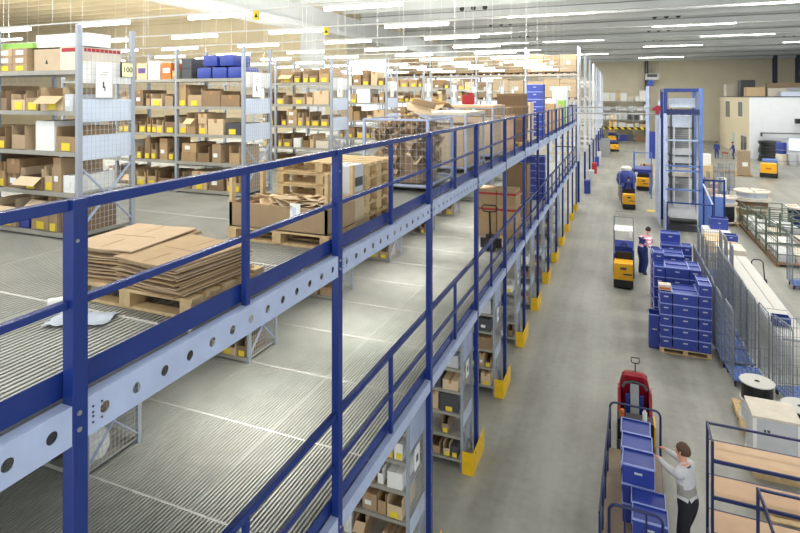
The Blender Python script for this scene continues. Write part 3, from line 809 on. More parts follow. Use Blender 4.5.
# second rack top: printed cartons, dark crates and blue wrapped bags
y1 = 4.02 + PITCH + .05
for i, (x, w_, h, mt) in enumerate(((-7.26, .22, .27, 'card2'), (-7.0, .24, .3, 'paper'), (-6.74, .2, .26, 'orange'), (-6.55, .14, .14, 'card'))):
    o = link('goods_box', box_mesh(w_, .4, h, mt), None, (x, y1, top0)); tag(o, '%s carton with printed face on the top shelf of the second upper rack' % ['pale', 'white', 'orange', 'small brown'][i], 'box')
    MB().box(-w_ * .35, w_ * .35, -.002, 0, h * .4, h * .7).build('print_block', M[['purple', 'ltblue', 'sticker', 'yellow'][i]], o)
for i in range(2):
    o = link('dark_tray', bin_mesh(.2, .46, .16, .16, 'dgrey'), None, (-6.33, y1, top0 + i * .162)); tag(o, '%s dark grey tray on the top shelf of the second upper rack' % ['lower', 'upper'][i], 'tray')
for i, (x, z) in enumerate(((-6.02, 0), (-5.72, 0), (-5.42, 0), (-5.9, .19), (-5.58, .19))):
    o = MB().box(-.14, .14, 0, .42, 0, .18).build('blue_bag', M['crate'], None, (x, y1 + .03, top0 + z), bevel=.05, smooth=True); tag(o, 'blue wrapped bag, %s %s on the top shelf of the second upper rack' % (ORD[i if i < 3 else i - 3], 'below' if i < 3 else 'above'), 'bag', 'blue bags on the second rack')
t = MB().lathe([(0, 0), (.12, 0), (.16, .08), (.15, .22), (.1, .27), (.11, .3), (0, .3)], n=14).build('white_sack', M['paper'], None, (XE - .12, 4.3, ZL + LEVU[0] + .001), smooth=True); tag(t, 'white filled sack behind the mesh end of the first lower rack', 'sack')
# ------------------------------------------------------------------ people
def skin_geo(J, edges, rad, sub=2):
    """grow one continuous surface round a joint graph; returns (verts, faces)"""
    names = list(J)
    me = bpy.data.meshes.new('sk'); me.from_pydata([J[n] for n in names], [(names.index(a), names.index(b)) for a, b in edges], [])
    o = bpy.data.objects.new('sk', me); COL.objects.link(o)
    m = o.modifiers.new('s', 'SKIN'); m.use_smooth_shade = True; m.branch_smoothing = .35
    for i, n in enumerate(names):
        r = rad[n]; me.skin_vertices[0].data[i].radius = r if isinstance(r, tuple) else (r, r)
        me.skin_vertices[0].data[i].use_root = (i == 0)
    s = o.modifiers.new('d', 'SUBSURF'); s.levels = sub; s.render_levels = sub
    dg = bpy.context.evaluated_depsgraph_get(); dg.update()
    ev = o.evaluated_get(dg); m2 = ev.to_mesh()
    vs = [tuple(v.co) for v in m2.vertices]; fs = [tuple(p.vertices) for p in m2.polygons]
    ev.to_mesh_clear(); bpy.data.objects.remove(o); bpy.data.meshes.remove(me)
    return vs, fs
def seg_d(p, a, b):
    a = Vector(a); b = Vector(b); p = Vector(p); ab = b - a
    t = max(0, min(1, (p - a).dot(ab) / max(1e-9, ab.dot(ab)))); return (p - a - ab * t).length, t
def ik(a, b, l1, l2, pole):
    a = Vector(a); b = Vector(b); d = b - a; L = min(d.length, (l1 + l2) * .995); u = d.normalized()
    x = (l1 * l1 - l2 * l2 + L * L) / (2 * L); h = math.sqrt(max(0, l1 * l1 - x * x))
    p = Vector(pole); p = (p - u * p.dot(u)).normalized()
    return a + u * x + p * h, a + u * L
def person(label, loc, face, hands=None, feet=None, top='sweat', mid=None, bottom='trou', hair='hair', lean=0., height=1.76, fingers=True, head_turn=0., head_tilt=0., belly=0., sub=2, group=None, name='person', bulk=1., bib=False):
    """a standing figure; local frame faces -y, +x is the figure's left. hands: {'L': world point, 'R': world point}"""
    rz = math.atan2(face[0], -face[1]); k = height / 1.845
    Mi = Matrix.Rotation(-rz, 3, 'Z')
    loc_w = lambda p: Mi @ (Vector(p) - Vector(loc))
    J = {}; Rd = {}
    def put(n, p, r): J[n] = Vector(p) * k; kk = k * (bulk if n[:3] in ('pel', 'wai', 'che', 'hip', 'knL', 'knR', 'anL', 'anR', 'elL', 'elR', 'shL', 'shR') else 1); Rd[n] = tuple(v * kk for v in r) if isinstance(r, tuple) else r * kk
    ln = lambda p: Matrix.Rotation(lean, 3, 'X') @ (Vector(p) - Vector((0, 0, .95))) + Vector((0, 0, .95))   # bend forward about the hips
    put('pelvis', (0, .01, .95), (.155, .115)); put('waist', ln((0, -.005, 1.1)), (.148 + belly * .3, .112 + belly)); put('chest', ln((0, .0, 1.3)), (.172, .118))
    put('collar', ln((0, .015, 1.43)), (.12, .085)); put('neck', ln((0, .005, 1.5)), .052)
    hb = ln((0, -.012, 1.565))
    Hr = Matrix.Rotation(head_turn, 3, 'Z') @ Matrix.Rotation(lean * .3 + head_tilt, 3, 'X')
    hp = lambda p: hb + Hr @ Vector(p)
    put('jaw', hp((0, -.012, .03)), (.064, .074)); put('mid', hp((0, -.002, .1)), (.08, .1)); put('crown', hp((0, .008, .172)), (.07, .085))
    put('nose', hp((0, -.088, .078)), (.016, .02)); put('nose2', hp((0, -.112, .064)), (.012, .012))
    E = [('pelvis', 'waist'), ('waist', 'chest'), ('chest', 'collar'), ('collar', 'neck'), ('neck', 'jaw'), ('jaw', 'mid'), ('mid', 'crown'), ('mid', 'nose'), ('nose', 'nose2')]
    palm = {}
    for S, sx in (('L', 1), ('R', -1)):
        sh = ln((sx * .185, .01, 1.405)); put('sh' + S, sh, (.068, .07)); E.append(('collar', 'sh' + S))
        if hands and S in hands:
            tgt = loc_w(hands[S]) / k
        else:
            tgt = ln((sx * .25, -.1, .86)) if abs(lean) < .1 else Vector((sx * .22, -.42 - lean * .3, .8))
        el, wr = ik(sh, tgt, .295, .262, (sx * .5, .55, -.75))
        put('el' + S, el, .05); put('wr' + S, wr, (.032, .036)); E += [('sh' + S, 'el' + S), ('el' + S, 'wr' + S)]
        dr = (Vector(wr) - Vector(el)).normalized(); put('pa' + S, Vector(wr) + dr * .065, (.038, .02)); E.append(('wr' + S, 'pa' + S)); palm[S] = (Vector(wr), dr)
        ft = Vector(feet[S]) if feet and S in feet else Vector((sx * .105, .0, 0))
        put('hip' + S, (sx * .095, .01, .88), .096); an = Vector((ft.x, ft.y + .02, .085 + ft.z))
        kn, an2 = ik((sx * .095, .01, .88), an, .41, .405, (sx * .12, -1, 0))
        put('kn' + S, kn, .064); put('an' + S, an, .046); put('he' + S, an + Vector((0, .035, -.045)), (.04, .04)); put('to' + S, an + Vector((sx * .015, -.15, -.05)), (.042, .034))
        E += [('pelvis', 'hip' + S), ('hip' + S, 'kn' + S), ('kn' + S, 'an' + S), ('an' + S, 'he' + S), ('an' + S, 'to' + S)]
    vs, fs = skin_geo(J, E, Rd, sub)
    mats = [M['skin'], M[top], M[mid or top], M[bottom], M['shoe']]
    def which(p):
        best = (9, None, 0)
        for a, b in E:
            d, t = seg_d(p, J[a], J[b])
            if d - .02 * (a in ('pelvis',)) < best[0]: best = (d, (a, b), t)
        a, b = best[1]; t = best[2]
        if a in ('neck', 'jaw', 'mid', 'nose'): return 0 if not (a == 'neck' and t < .15) else 1
        if a == 'collar' and b == 'neck': return 0 if t > .75 else 1
        if a.startswith('wr') or (a.startswith('el') and t > .97): return 0
        if a.startswith('an'): return 4
        if a in ('hipL', 'hipR', 'knL', 'knR') or b in ('hipL', 'hipR'): return 3
        if a == 'pelvis' and b == 'waist': return 3 if t < .12 else 1
        if bib and (a in ('waist', 'pelvis') or (a == 'chest' and b == 'collar' and t < .9)): return 3
        if a == 'waist': return 2 if t < .6 else 1
        return 1
    mb = MB(); mb.v = list(vs)
    for f in fs:
        c_ = sum((Vector(vs[i]) for i in f), Vector()) / len(f); mb.f.append(f); mb.m.append(which(c_))
    if fingers:
        for S, sx in (('L', 1), ('R', -1)):
            wr, dr = palm[S]; up = Vector((0, 0, 1)); side = dr.cross(up).normalized(); nrm = side.cross(dr).normalized()
            base = (wr + dr * .085)
            for i, (o_, l_) in enumerate(((-.027, .066), (-.009, .074), (.009, .07), (.027, .056))):
                p0 = base + side * o_; p1 = p0 + dr * l_ * .45 - nrm * .006; p2 = p1 + dr * l_ * .3 - nrm * .016; p3 = p2 + dr * l_ * .18 - nrm * .02
                Jf = {'a': (base - dr * .02 + side * o_ * .8) * k, 'b': p1 * k, 'c': p2 * k, 'd': p3 * k}
                v2, f2 = skin_geo(Jf, [('a', 'b'), ('b', 'c'), ('c', 'd')], {'a': .0095, 'b': .009, 'c': .0085, 'd': .0065}, 1); mb.add(v2, f2, 0)
            th = -sx if side.x * sx > 0 else sx
            t0 = wr + dr * .03 + side * th * .024; Jf = {'a': t0 * k, 'b': (t0 + dr * .03 + side * th * .024 - nrm * .008) * k, 'c': (t0 + dr * .06 + side * th * .03 - nrm * .016) * k}
            v2, f2 = skin_geo(Jf, [('a', 'b'), ('b', 'c')], {'a': .012, 'b': .0105, 'c': .008}, 1); mb.add(v2, f2, 0)
    o = mb.build(name, mats, None, loc, rz, smooth=True); tag(o, label, 'person', group)
    # hair, eyes, ears
    hm = MB(); n, mm = 16, 9; vv = []
    for i in range(mm + 1):
        for j in range(n):
            ph = PI * .62 * i / mm; th = 2 * PI * j / n; fr = max(0, -math.sin(th))         # front of the head is -y
            ph *= (1 - .42 * fr)
            vv.append(hp((.088 * math.sin(ph) * math.cos(th), .016 + .108 * math.sin(ph) * math.sin(th), .118 + .112 * math.cos(ph) * (1 + .03 * math.sin(th * 5)))) * k)
    hm.add(vv, [(i * n + j, i * n + (j + 1) % n, (i + 1) * n + (j + 1) % n, (i + 1) * n + j) for i in range(mm) for j in range(n)])
    hm.build('hair', M[hair], o, smooth=True)
    if fingers:
        for sx in (1, -1):
            e = MB(); c_ = hp((sx * .033, -.088, .1)) * k; e.lathe([(0, -.009), (.008, -.005), (.01, 0), (.008, .005), (0, .009)], c_, 8); e.build('eye', M['white'], o, smooth=True)
            e = MB(); c_ = hp((sx * .034, -.097, .1)) * k; e.lathe([(0, -.004), (.004, 0), (0, .004)], c_, 6); e.build('iris', M['black'], o)
            e = MB(); a0 = hp((sx * .079, .012, .075)) * k; a1 = hp((sx * .088, .022, .125)) * k; e.tube([a0, (a0 + a1) / 2 + Vector((sx * .004, 0, 0)), a1], .011, 6); e.build('ear', M['skin'], o, smooth=True)
            e = MB(); e.bar(hp((sx * .02, -.094, .122)) * k, hp((sx * .05, -.086, .12)) * k, .006, .006); e.build('eyebrow', M[hair], o)
        e = MB(); e.bar(hp((-.024, -.084, .034)) * k, hp((.024, -.084, .034)) * k, .006, .008); e.build('mouth', mat('lips', (176, 96, 88), .5), o)
        e = MB(); nb = [J['collar'] + Vector((0, 0, .045)) + Vector((.068 * math.cos(t), .06 * math.sin(t), 0)) for t in [2 * PI * i / 12 for i in range(13)]]
        e.tube(nb, .016, 6); e.build('shirt_collar', M['dgrey'], o, smooth=True)
    return o

# ------------------------------------------------------------------ parcel trolley, tractor and worker
r3 = random.Random(8)
def hoop(mb, x0, x1, y, z0, z1, r, rc=.1):
    pts = [(x0, y, z0)]
    for i in range(6): a = PI - PI / 2 * i / 5; pts.append((x0 + rc + rc * math.cos(a), y, z1 - rc + rc * math.sin(a)))
    for i in range(6): a = PI / 2 - PI / 2 * i / 5; pts.append((x1 - rc + rc * math.cos(a), y, z1 - rc + rc * math.sin(a)))
    pts.append((x1, y, z0)); mb.tube(pts, r, 8)
t = thing('platform_trolley', 'long brown-decked trolley with dark blue hoops carrying blue crates', 'trolley', (.18, 9.4, 0), -.03)
MB().box(-.43, .43, -1.4, 1.4, .22, .26).build('deck', M['woodbr'], t)
mb = MB()
for x in (-.42, .42): mb.box(x - .02, x + .02, -1.42, 1.42, .17, .23)
for y in (-1.4, 0, 1.4): mb.box(-.42, .42, y - .02, y + .02, .17, .22)
mb.build('under_frame', M['navy'], t)
mb = MB(); hoop(mb, -.42, .42, 1.4, .2, 1.1, .019); mb.tube([(-.16, 1.4, .26), (-.16, 1.4, 1.085)], .012, 6); mb.build('end_hoop', M['navy'], t, smooth=True)
mb = MB(); hoop(mb, -.3, .37, -1.3, .2, 1.1, .02)
mb.tube([(-.1, -1.3, .26), (-.1, -1.3, 1.09)], .013, 6); mb.tube([(.17, -1.3, .26), (.17, -1.3, 1.09)], .013, 6); mb.build('end_hoop', M['navy'], t, smooth=True)
mb = MB(); mb.tube([(-.42, 1.4, 1.0), (-.42, -1.4, 1.0)], .016, 6); mb.tube([(-.42, 1.4, .6), (-.42, -1.4, .6)], .014, 6)
for y in (-1.38, -.7, 0, .7): mb.tube([(-.42, y, .24), (-.42, y, 1.0)], .014, 6)
mb.build('side_rail', M['navy'], t, smooth=True)
for x in (-.34, .34):
    for y in (-1.15, 1.15):
        MB().cyl((x - .02, y, .085), (x + .02, y, .085), .085, n=14).box(x - .03, x + .03, y - .03, y + .03, .1, .17).build('wheel', M['black'], t)
for i, (x, y, n, nm) in enumerate(((.22, 10.05, 3, 'first'), (.23, 9.62, 3, 'second'), (.24, 9.19, 3, 'third'), (.36, 8.78, 2, 'fourth'), (.37, 8.44, 2, 'fifth'))):
    for l in range(n):
        crate(x, y, .261 + l * .3, .46, .42 if i < 3 else .335, .295, 'blue crate on the brown trolley, %s stack from the tractor, %s layer' % (nm, ['bottom', 'second', 'third'][l]), 'crates on the parcel trolley', -.03, lid=True)
o = MB().obox((0, 0, .06), (.3, .2, .1), (.1, .06, .3)).box(-.13, .13, -.02, .02, .1, .125).build('paper_bundle', M['paper'], None, (-.08, 8.3, .27)); tag(o, 'white paper bundle lying on the deck at the near hoop', 'paper')

t = thing('tow_tractor', 'dark red stand-on tow tractor in front of the crate trolley', 'tractor', (.24, 11.75, 0)); t.scale = (.95, .95, .92)
mb = MB(); mb.prism([(-.34, .1), (.34, .1), (.34, .32), (-.34, .32)], 'y', -.75, .55); mb.build('chassis', M['dgrey'], t, bevel=.03)
mb = MB(); prof = [(.3, .3), (.62, .3), (.66, .55), (.6, .9), (.46, 1.2), (.3, 1.24), (.2, 1.2), (.26, .9), (.28, .6)]
n = len(prof); vs = []
for s_, xs in ((-1, 1), (1, 1)):
    pass
W_ = lambda z: .31 - max(0, z - .8) * .16
for x_ in (-1, -.75, .75, 1):
    for y, z in prof:
        ins = .05 if abs(x_) == 1 else 0
        vs.append((x_ * W_(z), y - .3 * 0 + (ins if y < .35 else -ins), z - (ins if z > 1.1 else 0)))
fs = [(a * n + i, a * n + (i + 1) % n, (a + 1) * n + (i + 1) % n, (a + 1) * n + i) for a in range(3) for i in range(n)] + [tuple(range(n)), tuple(range(3 * n, 4 * n))]
mb.add(vs, fs); mb.build('cowl', M['red'], t, smooth=False, bevel=.012)
for sx in (-1, 1):
    mb = MB(); mb.prism([(-.3, .3), (.32, .3), (.32, .95), (.1, .95), (-.2, .62), (-.3, .55)], 'x', min(sx * .27, sx * .33), max(sx * .27, sx * .33)); mb.build('side_wing', M['red'], t, bevel=.02)
    MB().box(sx * .14 - .035, sx * .14 + .035, .05, .12, .36, .86).build('knee_pad', M['crate'], t, bevel=.012)
mb = MB(); mb.prism([(-.2, .33), (.24, .33), (.24, 1.0), (.16, 1.06), (.1, .9)], 'x', -.085, .085); mb.build('steering_column', M['grey'], t, bevel=.015)
mb = MB(); mb.tube([(-.24, .1, .98), (-.18, .16, 1.06), (0, .18, 1.1), (.18, .16, 1.06), (.24, .1, .98)], .028, 8); mb.build('handlebar', M['dgrey'], t, smooth=True)
mb = MB(); mb.box(-.33, .33, -.72, -.42, .32, .74); mb.build('backrest_box', M['black'], t, bevel=.02)
mb = MB(); mb.box(.33, .36, -.72, -.3, .16, .7); mb.build('side_plate', M['truck'], t)
MB().lathe([(0, .0), (.05, 0), (.05, .1), (.03, .13), (0, .13)], (-.24, -.58, .74), 12).build('orange_lamp', M['orange'], t)
mb = MB(); mb.tube([(.02, .45, 1.2), (.02, .45, 1.38)], .012, 6); mb.tube([(-.06, .45, 1.42), (-.04, .45, 1.38), (.08, .45, 1.38), (.1, .45, 1.42), (.1, .45, 1.5), (-.06, .45, 1.5), (-.06, .45, 1.42)], .012, 6); mb.build('loop_aerial', M['black'], t)
for x in (-.28, .28):
    for y in (-.55, .35): MB().cyl((x - .05, y, .12), (x + .05, y, .12), .12, n=16).build('wheel', M['black'], t)
o = MB().lathe([(0, 0), (.04, 0), (.04, .14), (.015, .18), (.015, .22), (0, .22)], n=12).build('water_bottle', M['paper'], None, (.4, 11.18, .682), smooth=True); tag(o, 'white bottle standing on the tow tractor backrest box', 'bottle')

person('worker in grey patterned sweater and black trousers reaching for trolley crates', (.88, 8.78, 0), (-.82, .57), hands={'L': (.47, 9.3, 1.2), 'R': (.48, 9.62, 1.2)}, feet={'L': (.11, .05, 0), 'R': (-.11, -.1, 0)}, top='sweat', mid='sweatd', bottom='trou', hair='hair', lean=.13, height=1.8, belly=.012, head_tilt=-.05, sub=2, bulk=1.1)

# ------------------------------------------------------------------ beech shelf trolleys
def shelf_trolley(x0, y0, L, D, H, levels, label, deckm='ply', frame='navy', sheet=None):
    t = thing('shelf_trolley', label, 'trolley', (x0, y0, 0))
    for x in (0, L):
        for y in (0, D): MB().box(x - .018, x + .018, y - .018, y + .018, .12, H).build('upright', M[frame], t)
        for z in (.2, H - .03): MB().box(x - .012, x + .012, 0, D, z, z + .03).build('end_bar', M[frame], t)
        for y in (.05, D - .05): MB().cyl((x - .02, y, .06), (x + .02, y, .06), .06, n=12).build('wheel', M['black'], t)
    MB().box(0, L, D - .014, D + .014, H - .03, H).build('top_rail', M[frame], t)
    for z in levels:
        MB().box(.02, L - .02, .012, D - .012, z - .018, z).build('shelf', M[deckm], t)
        MB().box(0, L, -.012, .012, z - .045, z + .004).box(0, L, D - .012, D + .012, z - .045, z + .004).build('shelf_rail', M[frame], t)
    return t
shelf_trolley(1.2, 8.92, 2.3, .5, 1.8, [.5, 1.02, 1.54], 'dark blue framed trolley with three beech plywood shelves')
t = shelf_trolley(1.68, 7.75, 2.2, .8, 1.5, [.3, .72], 'dark blue framed trolley with grey shelves nearest the viewer', 'grey')
MB().tube([(0, 0, 1.5), (0, .4, 1.53), (0, .8, 1.5)], .016, 6).build('end_handle', M['navy'], t)
pallet((2.7, 10.45, .001), 'wooden pallet on the floor behind the beech shelf trolley', .05)
pallet((2.62, 13.2, .001), 'wooden pallet under the cable drums behind the transport case', PI / 2)
t = thing('transport_case', 'pale grey panelled transport case with a wooden lid', 'case', (2.5, 11.62, .0))
MB().box(-.35, .35, -.33, .33, .1, 1.06).build('body', M['lgrey'], t); MB().box(-.37, .37, -.35, .35, 1.06, 1.1).build('lid', M['drumw'], t)
mb = MB()
for x in (-.33, .33): mb.box(x - .03, x + .03, -.345, -.33, .1, 1.06)
mb.box(-.36, -.35, -.33, .33, .1, .2); mb.build('corner_batten', M['white'], t)
MB().box(-.35, .35, -.33, -.23, 0, .1).build('skid', M['pal'], t); MB().box(-.35, .35, .23, .33, 0, .1).build('skid', M['pal'], t)
MB().box(-.19, -.16, -.332, -.33, .8, .88).box(-.14, -.1, -.332, -.33, .8, .88).build('printed_mark', M['dgrey'], t)
def small_drum(loc, label, r=.36, h=.34, n=2):
    for i in range(n):
        t = thing('cable_drum', label if i == n - 1 else label.replace('drum', 'lower drum', 1), 'drum', (loc[0], loc[1], loc[2] + i * (h + .004)))
        for z in (0, h - .02): MB().lathe([(.045, z), (r, z), (r, z + .02), (.045, z + .02), (.045, z)], n=32).build('flange', M['belt'], t)
        MB().lathe([(.05, .02), (r * .9, .02), (r * .9, h - .02), (.05, h - .02)], n=28).build('winding', M['cable'] if i else M['film'], t)
        MB().lathe([(0, h - .03), (.05, h - .03), (.05, h + .001), (.03, h + .001), (.03, h - .02), (0, h - .02)], n=16).build('hub', M['black'], t)
small_drum((2.56, 13.1, .147), 'white-topped cable drum standing behind the transport case', .31, .38)
small_drum((3.12, 12.4, .001), 'white-topped cable drum at the right of the transport case'.replace('at the right of', 'beyond the far corner of'), .31, .44)

# ------------------------------------------------------------------ roll cages
def roll_cage_meshes(W=.72, D=.8, H=1.78):
    out = []
    mb = MB()
    for x in (-W / 2, W / 2): mb.tube([(x, -D / 2, .17), (x, -D / 2, H - .08), (x, -D / 2 + .08, H), (x, D / 2 - .08, H), (x, D / 2, H - .08), (x, D / 2, .17)], .017, 6)
    out.append(('side_frame', mb.mesh('side_frame', M['cage'], True)))
    for x in (-W / 2, W / 2): out.append(('side_mesh', MB().wires((x, -D / 2, .22), (0, D, 0), (0, 0, H - .28), 11, 8, .004).mesh('side_mesh', M['cage'])))
    out.append(('back_mesh', MB().wires((-W / 2, D / 2, .22), (W, 0, 0), (0, 0, H - .3), 11, 8, .004).mesh('back_mesh', M['cage'])))
    out.append(('front_gate', MB().wires((-W / 2, -D / 2, .22), (W, 0, 0), (0, 0, .75), 9, 5, .004).mesh('front_gate', M['cage'])))
    b = MB(); b.box(-W / 2 + .01, W / 2 - .01, -D / 2 + .01, D / 2 - .01, .15, .175)
    for i in range(7): x = -W / 2 + .04 + i * (W - .08) / 6; b.box(x - .015, x + .015, -D / 2 + .01, D / 2 - .01, .175, .19)
    for i in range(7): y = -D / 2 + .04 + i * (D - .08) / 6; b.box(-W / 2 + .01, W / 2 - .01, y - .012, y + .012, .175, .188)
    out.append(('base', b.mesh('base', M['bluelt'])))
    wm = MB().cyl((-.015, 0, .055), (.015, 0, .055), .055, n=10).box(-.02, .02, -.02, .02, .06, .15).mesh('castor', M['black'])
    return out, wm, W, D
RC = roll_cage_meshes(); RCW = roll_cage_meshes(.8, .72, 1.86)
def roll_cage(x, y, rz, label, rc=RC, group='galvanised roll cages'):
    t = thing('roll_cage', label, 'roll cage', (x, y, 0), rz, group)
    for n, me in rc[0]: link(n, me, t)
    for sx in (-1, 1):
        for sy in (-1, 1): link('castor', rc[1], t, (sx * (rc[2] / 2 - .06), sy * (rc[3] / 2 - .06), 0))
    return t
roll_cage(2.72, 15.05, .06, 'galvanised roll cage with blue base nearest behind the cable drums')
roll_cage(3.62, 14.4, .25, 'galvanised roll cage with blue base between drums and white conveyor')
for i in range(6): roll_cage(2.64 - .01 * i, 15.98 + .87 * i, .03 * (-1) ** i, 'galvanised roll cage beside the blue crate pallets, %s in the row' % ORD[i])
for i in range(3): roll_cage(3.05 - .02 * i, 21.2 + .95 * i, -.05, 'galvanised roll cage beyond the crate pallets, %s towards the tower' % ORD[i])
roll_cage(5.9, 23.1, .0, 'single galvanised roll cage in front of the green stillages', RCW)

# ------------------------------------------------------------------ blue crates on pallets
def full(x, y, cols, nm, group, rear=None):
    pallet((x, y, .001), 'wooden pallet under the %s blue crate load' % nm)
    xs = ((-.45, .3), (0, .6), (.45, .3)); cn = ('aisle-side', 'middle', 'cage-side')
    for row, dy, cc in (('front', -.2, cols), ('rear', .2, rear or cols)):
        for c_, (dx, w_) in enumerate(xs):
            for l in range(cc[c_]):
                crate(x + dx, y + dy, .147 + l * .291, w_ - .006, .394, .29, 'blue crate, layer %s of %s column, %s row, %s crate pallet' % (['one', 'two', 'three', 'four', 'five', 'six', 'seven'][l], cn[c_], row, nm), group, lid=True)
full(1.53, 16.3, (5, 5, 6), 'nearest', 'crates on the nearest pallet')
full(1.45, 17.6, (6, 6, 6), 'second', 'crates on the second pallet', (7, 6, 6))
full(1.45, 18.9, (6, 6, 5), 'third', 'crates on the third pallet')
full(1.5, 20.2, (5, 6, 6), 'fourth', 'crates on the fourth pallet', (5, 7, 5))
o = link('goods_box', box_mesh(.3, .24, .14, 'drumw'), None, (1.06, 16.02, .148 + 5 * .291)); tag(o, 'small cream carton on the aisle-side column of the nearest crate pallet', 'box')
MB().box(-.13, .13, -.002, 0, .02, .08).build('print_band', M['orange'], o)
crate(.82, 16.3, .001, .3, .4, .9, 'tall blue bin on the floor against the nearest crate pallet', 'bins by the crate pallet')

# ------------------------------------------------------------------ white roller conveyor and boards
t = thing('roller_conveyor', 'long white topped roller conveyor running towards the lift tower', 'conveyor', (3.9, 0, 0))
for x in (-.31, .31): MB().box(x - .015, x + .015, 15.8, 23.4, .72, .84).build('side_rail', M['lgrey'], t)
for y in (16, 18.4, 20.8, 23.2):
    for x in (-.28, .28): MB().box(x - .02, x + .02, y - .02, y + .02, 0, .72).build('leg', M['lgrey'], t)
rl = MB().cyl((-.295, 0, 0), (.295, 0, 0), .025, n=10).mesh('roller', M['steel'])
for i in range(20): link('roller', rl, t, (0, 15.9 + i * .12, .8))
for x in (-.155, .155): MB().box(x - .145, x + .145, 17.9, 23.38, .826, .85).build('cover_board', M['belt'], t)
mb = MB(); q = random.Random(2)
for i in range(24): y = 15.95 + i * .085; mb.obox((0, y, .832), (.56, .07, .006), (.12, 0, 0))
mb.build('slat_cover', M['belt'], t)
for i, (x, y, L, W_2, h, mt, lb) in enumerate(((3.85, 24.3, .9, 1.1, .95, 'drumw', 'cream stack of flat boards at the far end of the white conveyor'), (3.75, 26.1, 1.0, 1.5, .85, 'card2', 'low pale carton block between conveyor and lift tower'), (3.9, 28.0, 1.0, 1.2, .8, 'paper', 'white flat board stack before the lift tower'))):
    t = thing('board_stand', lb, 'boards', (x, y, 0)); MB().box(-L / 2, L / 2, -W_2 / 2, W_2 / 2, h * .55, h).build('board_block', M[mt], t, bevel=.01)
    for sx in (-1, 1):
        for sy in (-1, 1): MB().box(sx * (L / 2 - .06) - .03, sx * (L / 2 - .06) + .03, sy * (W_2 / 2 - .06) - .03, sy * (W_2 / 2 - .06) + .03, 0, h * .55).build('leg', M['lgrey'], t)
crate(3.78, 16.7, .862, .4, .3, .22, 'small blue crate on the near end of the white roller conveyor', 'crates near the conveyor')
crate(4.1, 25.75, .851, .5, .4, .25, 'blue crate on the pale carton block beyond the conveyor', 'crates near the conveyor')
crate(4.02, 28.1, .801, .7, .5, .5, 'big blue crate on the white board stack beside the tower', 'crates near the conveyor')
t = thing('hand_truck', 'black folding hand truck standing beside the far end of the conveyor', 'hand truck', (4.55, 22.9, 0))
MB().tube([(-.18, .1, .12), (-.18, .35, .72), (-.1, .38, .8), (.1, .38, .8), (.18, .35, .72), (.18, .1, .12)], .02, 6).build('frame', M['black'], t)
MB().box(-.2, .2, -.2, .1, .02, .035).build('toe_plate', M['dgrey'], t)
for x in (-.22, .22): MB().cyl((x - .02, .12, .1), (x + .02, .12, .1), .1, n=12).build('wheel', M['black'], t)
# ------------------------------------------------------------------ industrial trucks
def order_truck(loc, rz, label, load=None, mast=0., drv=None, L=.75, W=.64):
    """rear of the truck faces -y"""
    t = thing('order_truck', label, 'truck', loc, rz)
    MB().box(-W / 2, W / 2, 0, L, .06, .32).build('bumper', M['black'], t, bevel=.02)
    mb = MB(); mb.prism([(0.02, .32), (L - .02, .32), (L - .02, .86), (.1, .92), (.02, .88)], 'x', -W / 2 + .01, W / 2 - .01); mb.build('battery_cover', M['truck'], t, bevel=.02)
    MB().box(-.1, .1, .004, .02, .68, .76).build('emblem', M['dgrey'], t)
    MB().box(.0, W / 2 - .05, .004, .02, .5, .55).build('lettering_strip', M['dgrey'], t)
    MB().box(-W / 2, W / 2, L, L + .6, .08, .16).build('platform', M['dgrey'], t)
    MB().box(-W / 2 + .03, W / 2 - .03, L - .02, L + .06, .86, 1.12).build('backrest', M['black'], t, bevel=.03)
    for sx in (-1, 1): MB().box(sx * W / 2 - .03, sx * W / 2 + .03, L + .1, L + .62, .16, 1.0 if sx < 0 else 1.15).build('side_guard', M['crated'], t)
    mb = MB(); mb.prism([(L + .58, .16), (L + .85, .16), (L + .85, 1.32), (L + .7, 1.36), (L + .58, 1.15)], 'x', -W / 2, W / 2); mb.build('console', M['crated'], t, bevel=.02)
    MB().tube([(.1 * math.cos(a * PI / 6), L + .56 + .05 * math.sin(a * PI / 6), 1.2 + .1 * math.sin(a * PI / 6)) for a in range(13)], .015, 6).build('steering_wheel', M['black'], t)
    for sx in (-1, 1): MB().box(sx * .2 - .07, sx * .2 + .07, L + .85, L + 2.3, .06, .13).build('fork', M['steel'], t)
    for sx in (-1, 1): MB().cyl((sx * .2 - .05, L + 2.1, .06), (sx * .2 + .05, L + 2.1, .06), .059, n=10).build('wheel', M['black'], t)
    if mast:
        for sx in (-1, 1): MB().box(sx * .28 - .05, sx * .28 + .05, L + .86, L + 1.0, .06, mast).build('mast_rail', M['truck'], t)
        MB().box(-.33, .33, L + .86, L + .98, mast - .12, mast).build('mast_head', M['truck'], t)
    return t
order_truck((.06, 20.6, 0), -.02, 'yellow order picking truck with black bumper nearest on the aisle')
t = thing('order_cage', 'tall wire picking cage with white shelf carried on the nearest yellow truck', 'cage', (.08, 22.75, .131), -.02)
for x in (-.34, .34):
    for y in (-.5, .5): MB().cyl((x, y, .02), (x, y, 2.05), .017, n=8).build('post', M['steel'], t)
MB().box(-.36, .36, -.52, .52, 0, .03).build('base', M['grey'], t); MB().box(-.34, .34, -.5, .5, 1.5, 1.53).build('shelf', M['white'], t); MB().box(-.34, .34, -.5, .5, .8, .83).build('shelf', M['woodbr'], t)
mb = MB(); mb.tube([(-.34, -.5, 2.05), (.34, -.5, 2.05), (.34, .5, 2.05), (-.34, .5, 2.05), (-.34, -.5, 2.05)], .017, 6)
for x in (-.34, .34): mb.tube([(x, -.5, 1.2), (x, .5, 1.2)], .012, 6)
mb.build('top_rail', M['steel'], t)
MB().wires((-.34, .5, .1), (.68, 0, 0), (0, 0, 1.9), 7, 9, .003).build('back_mesh', M['wire'], t)
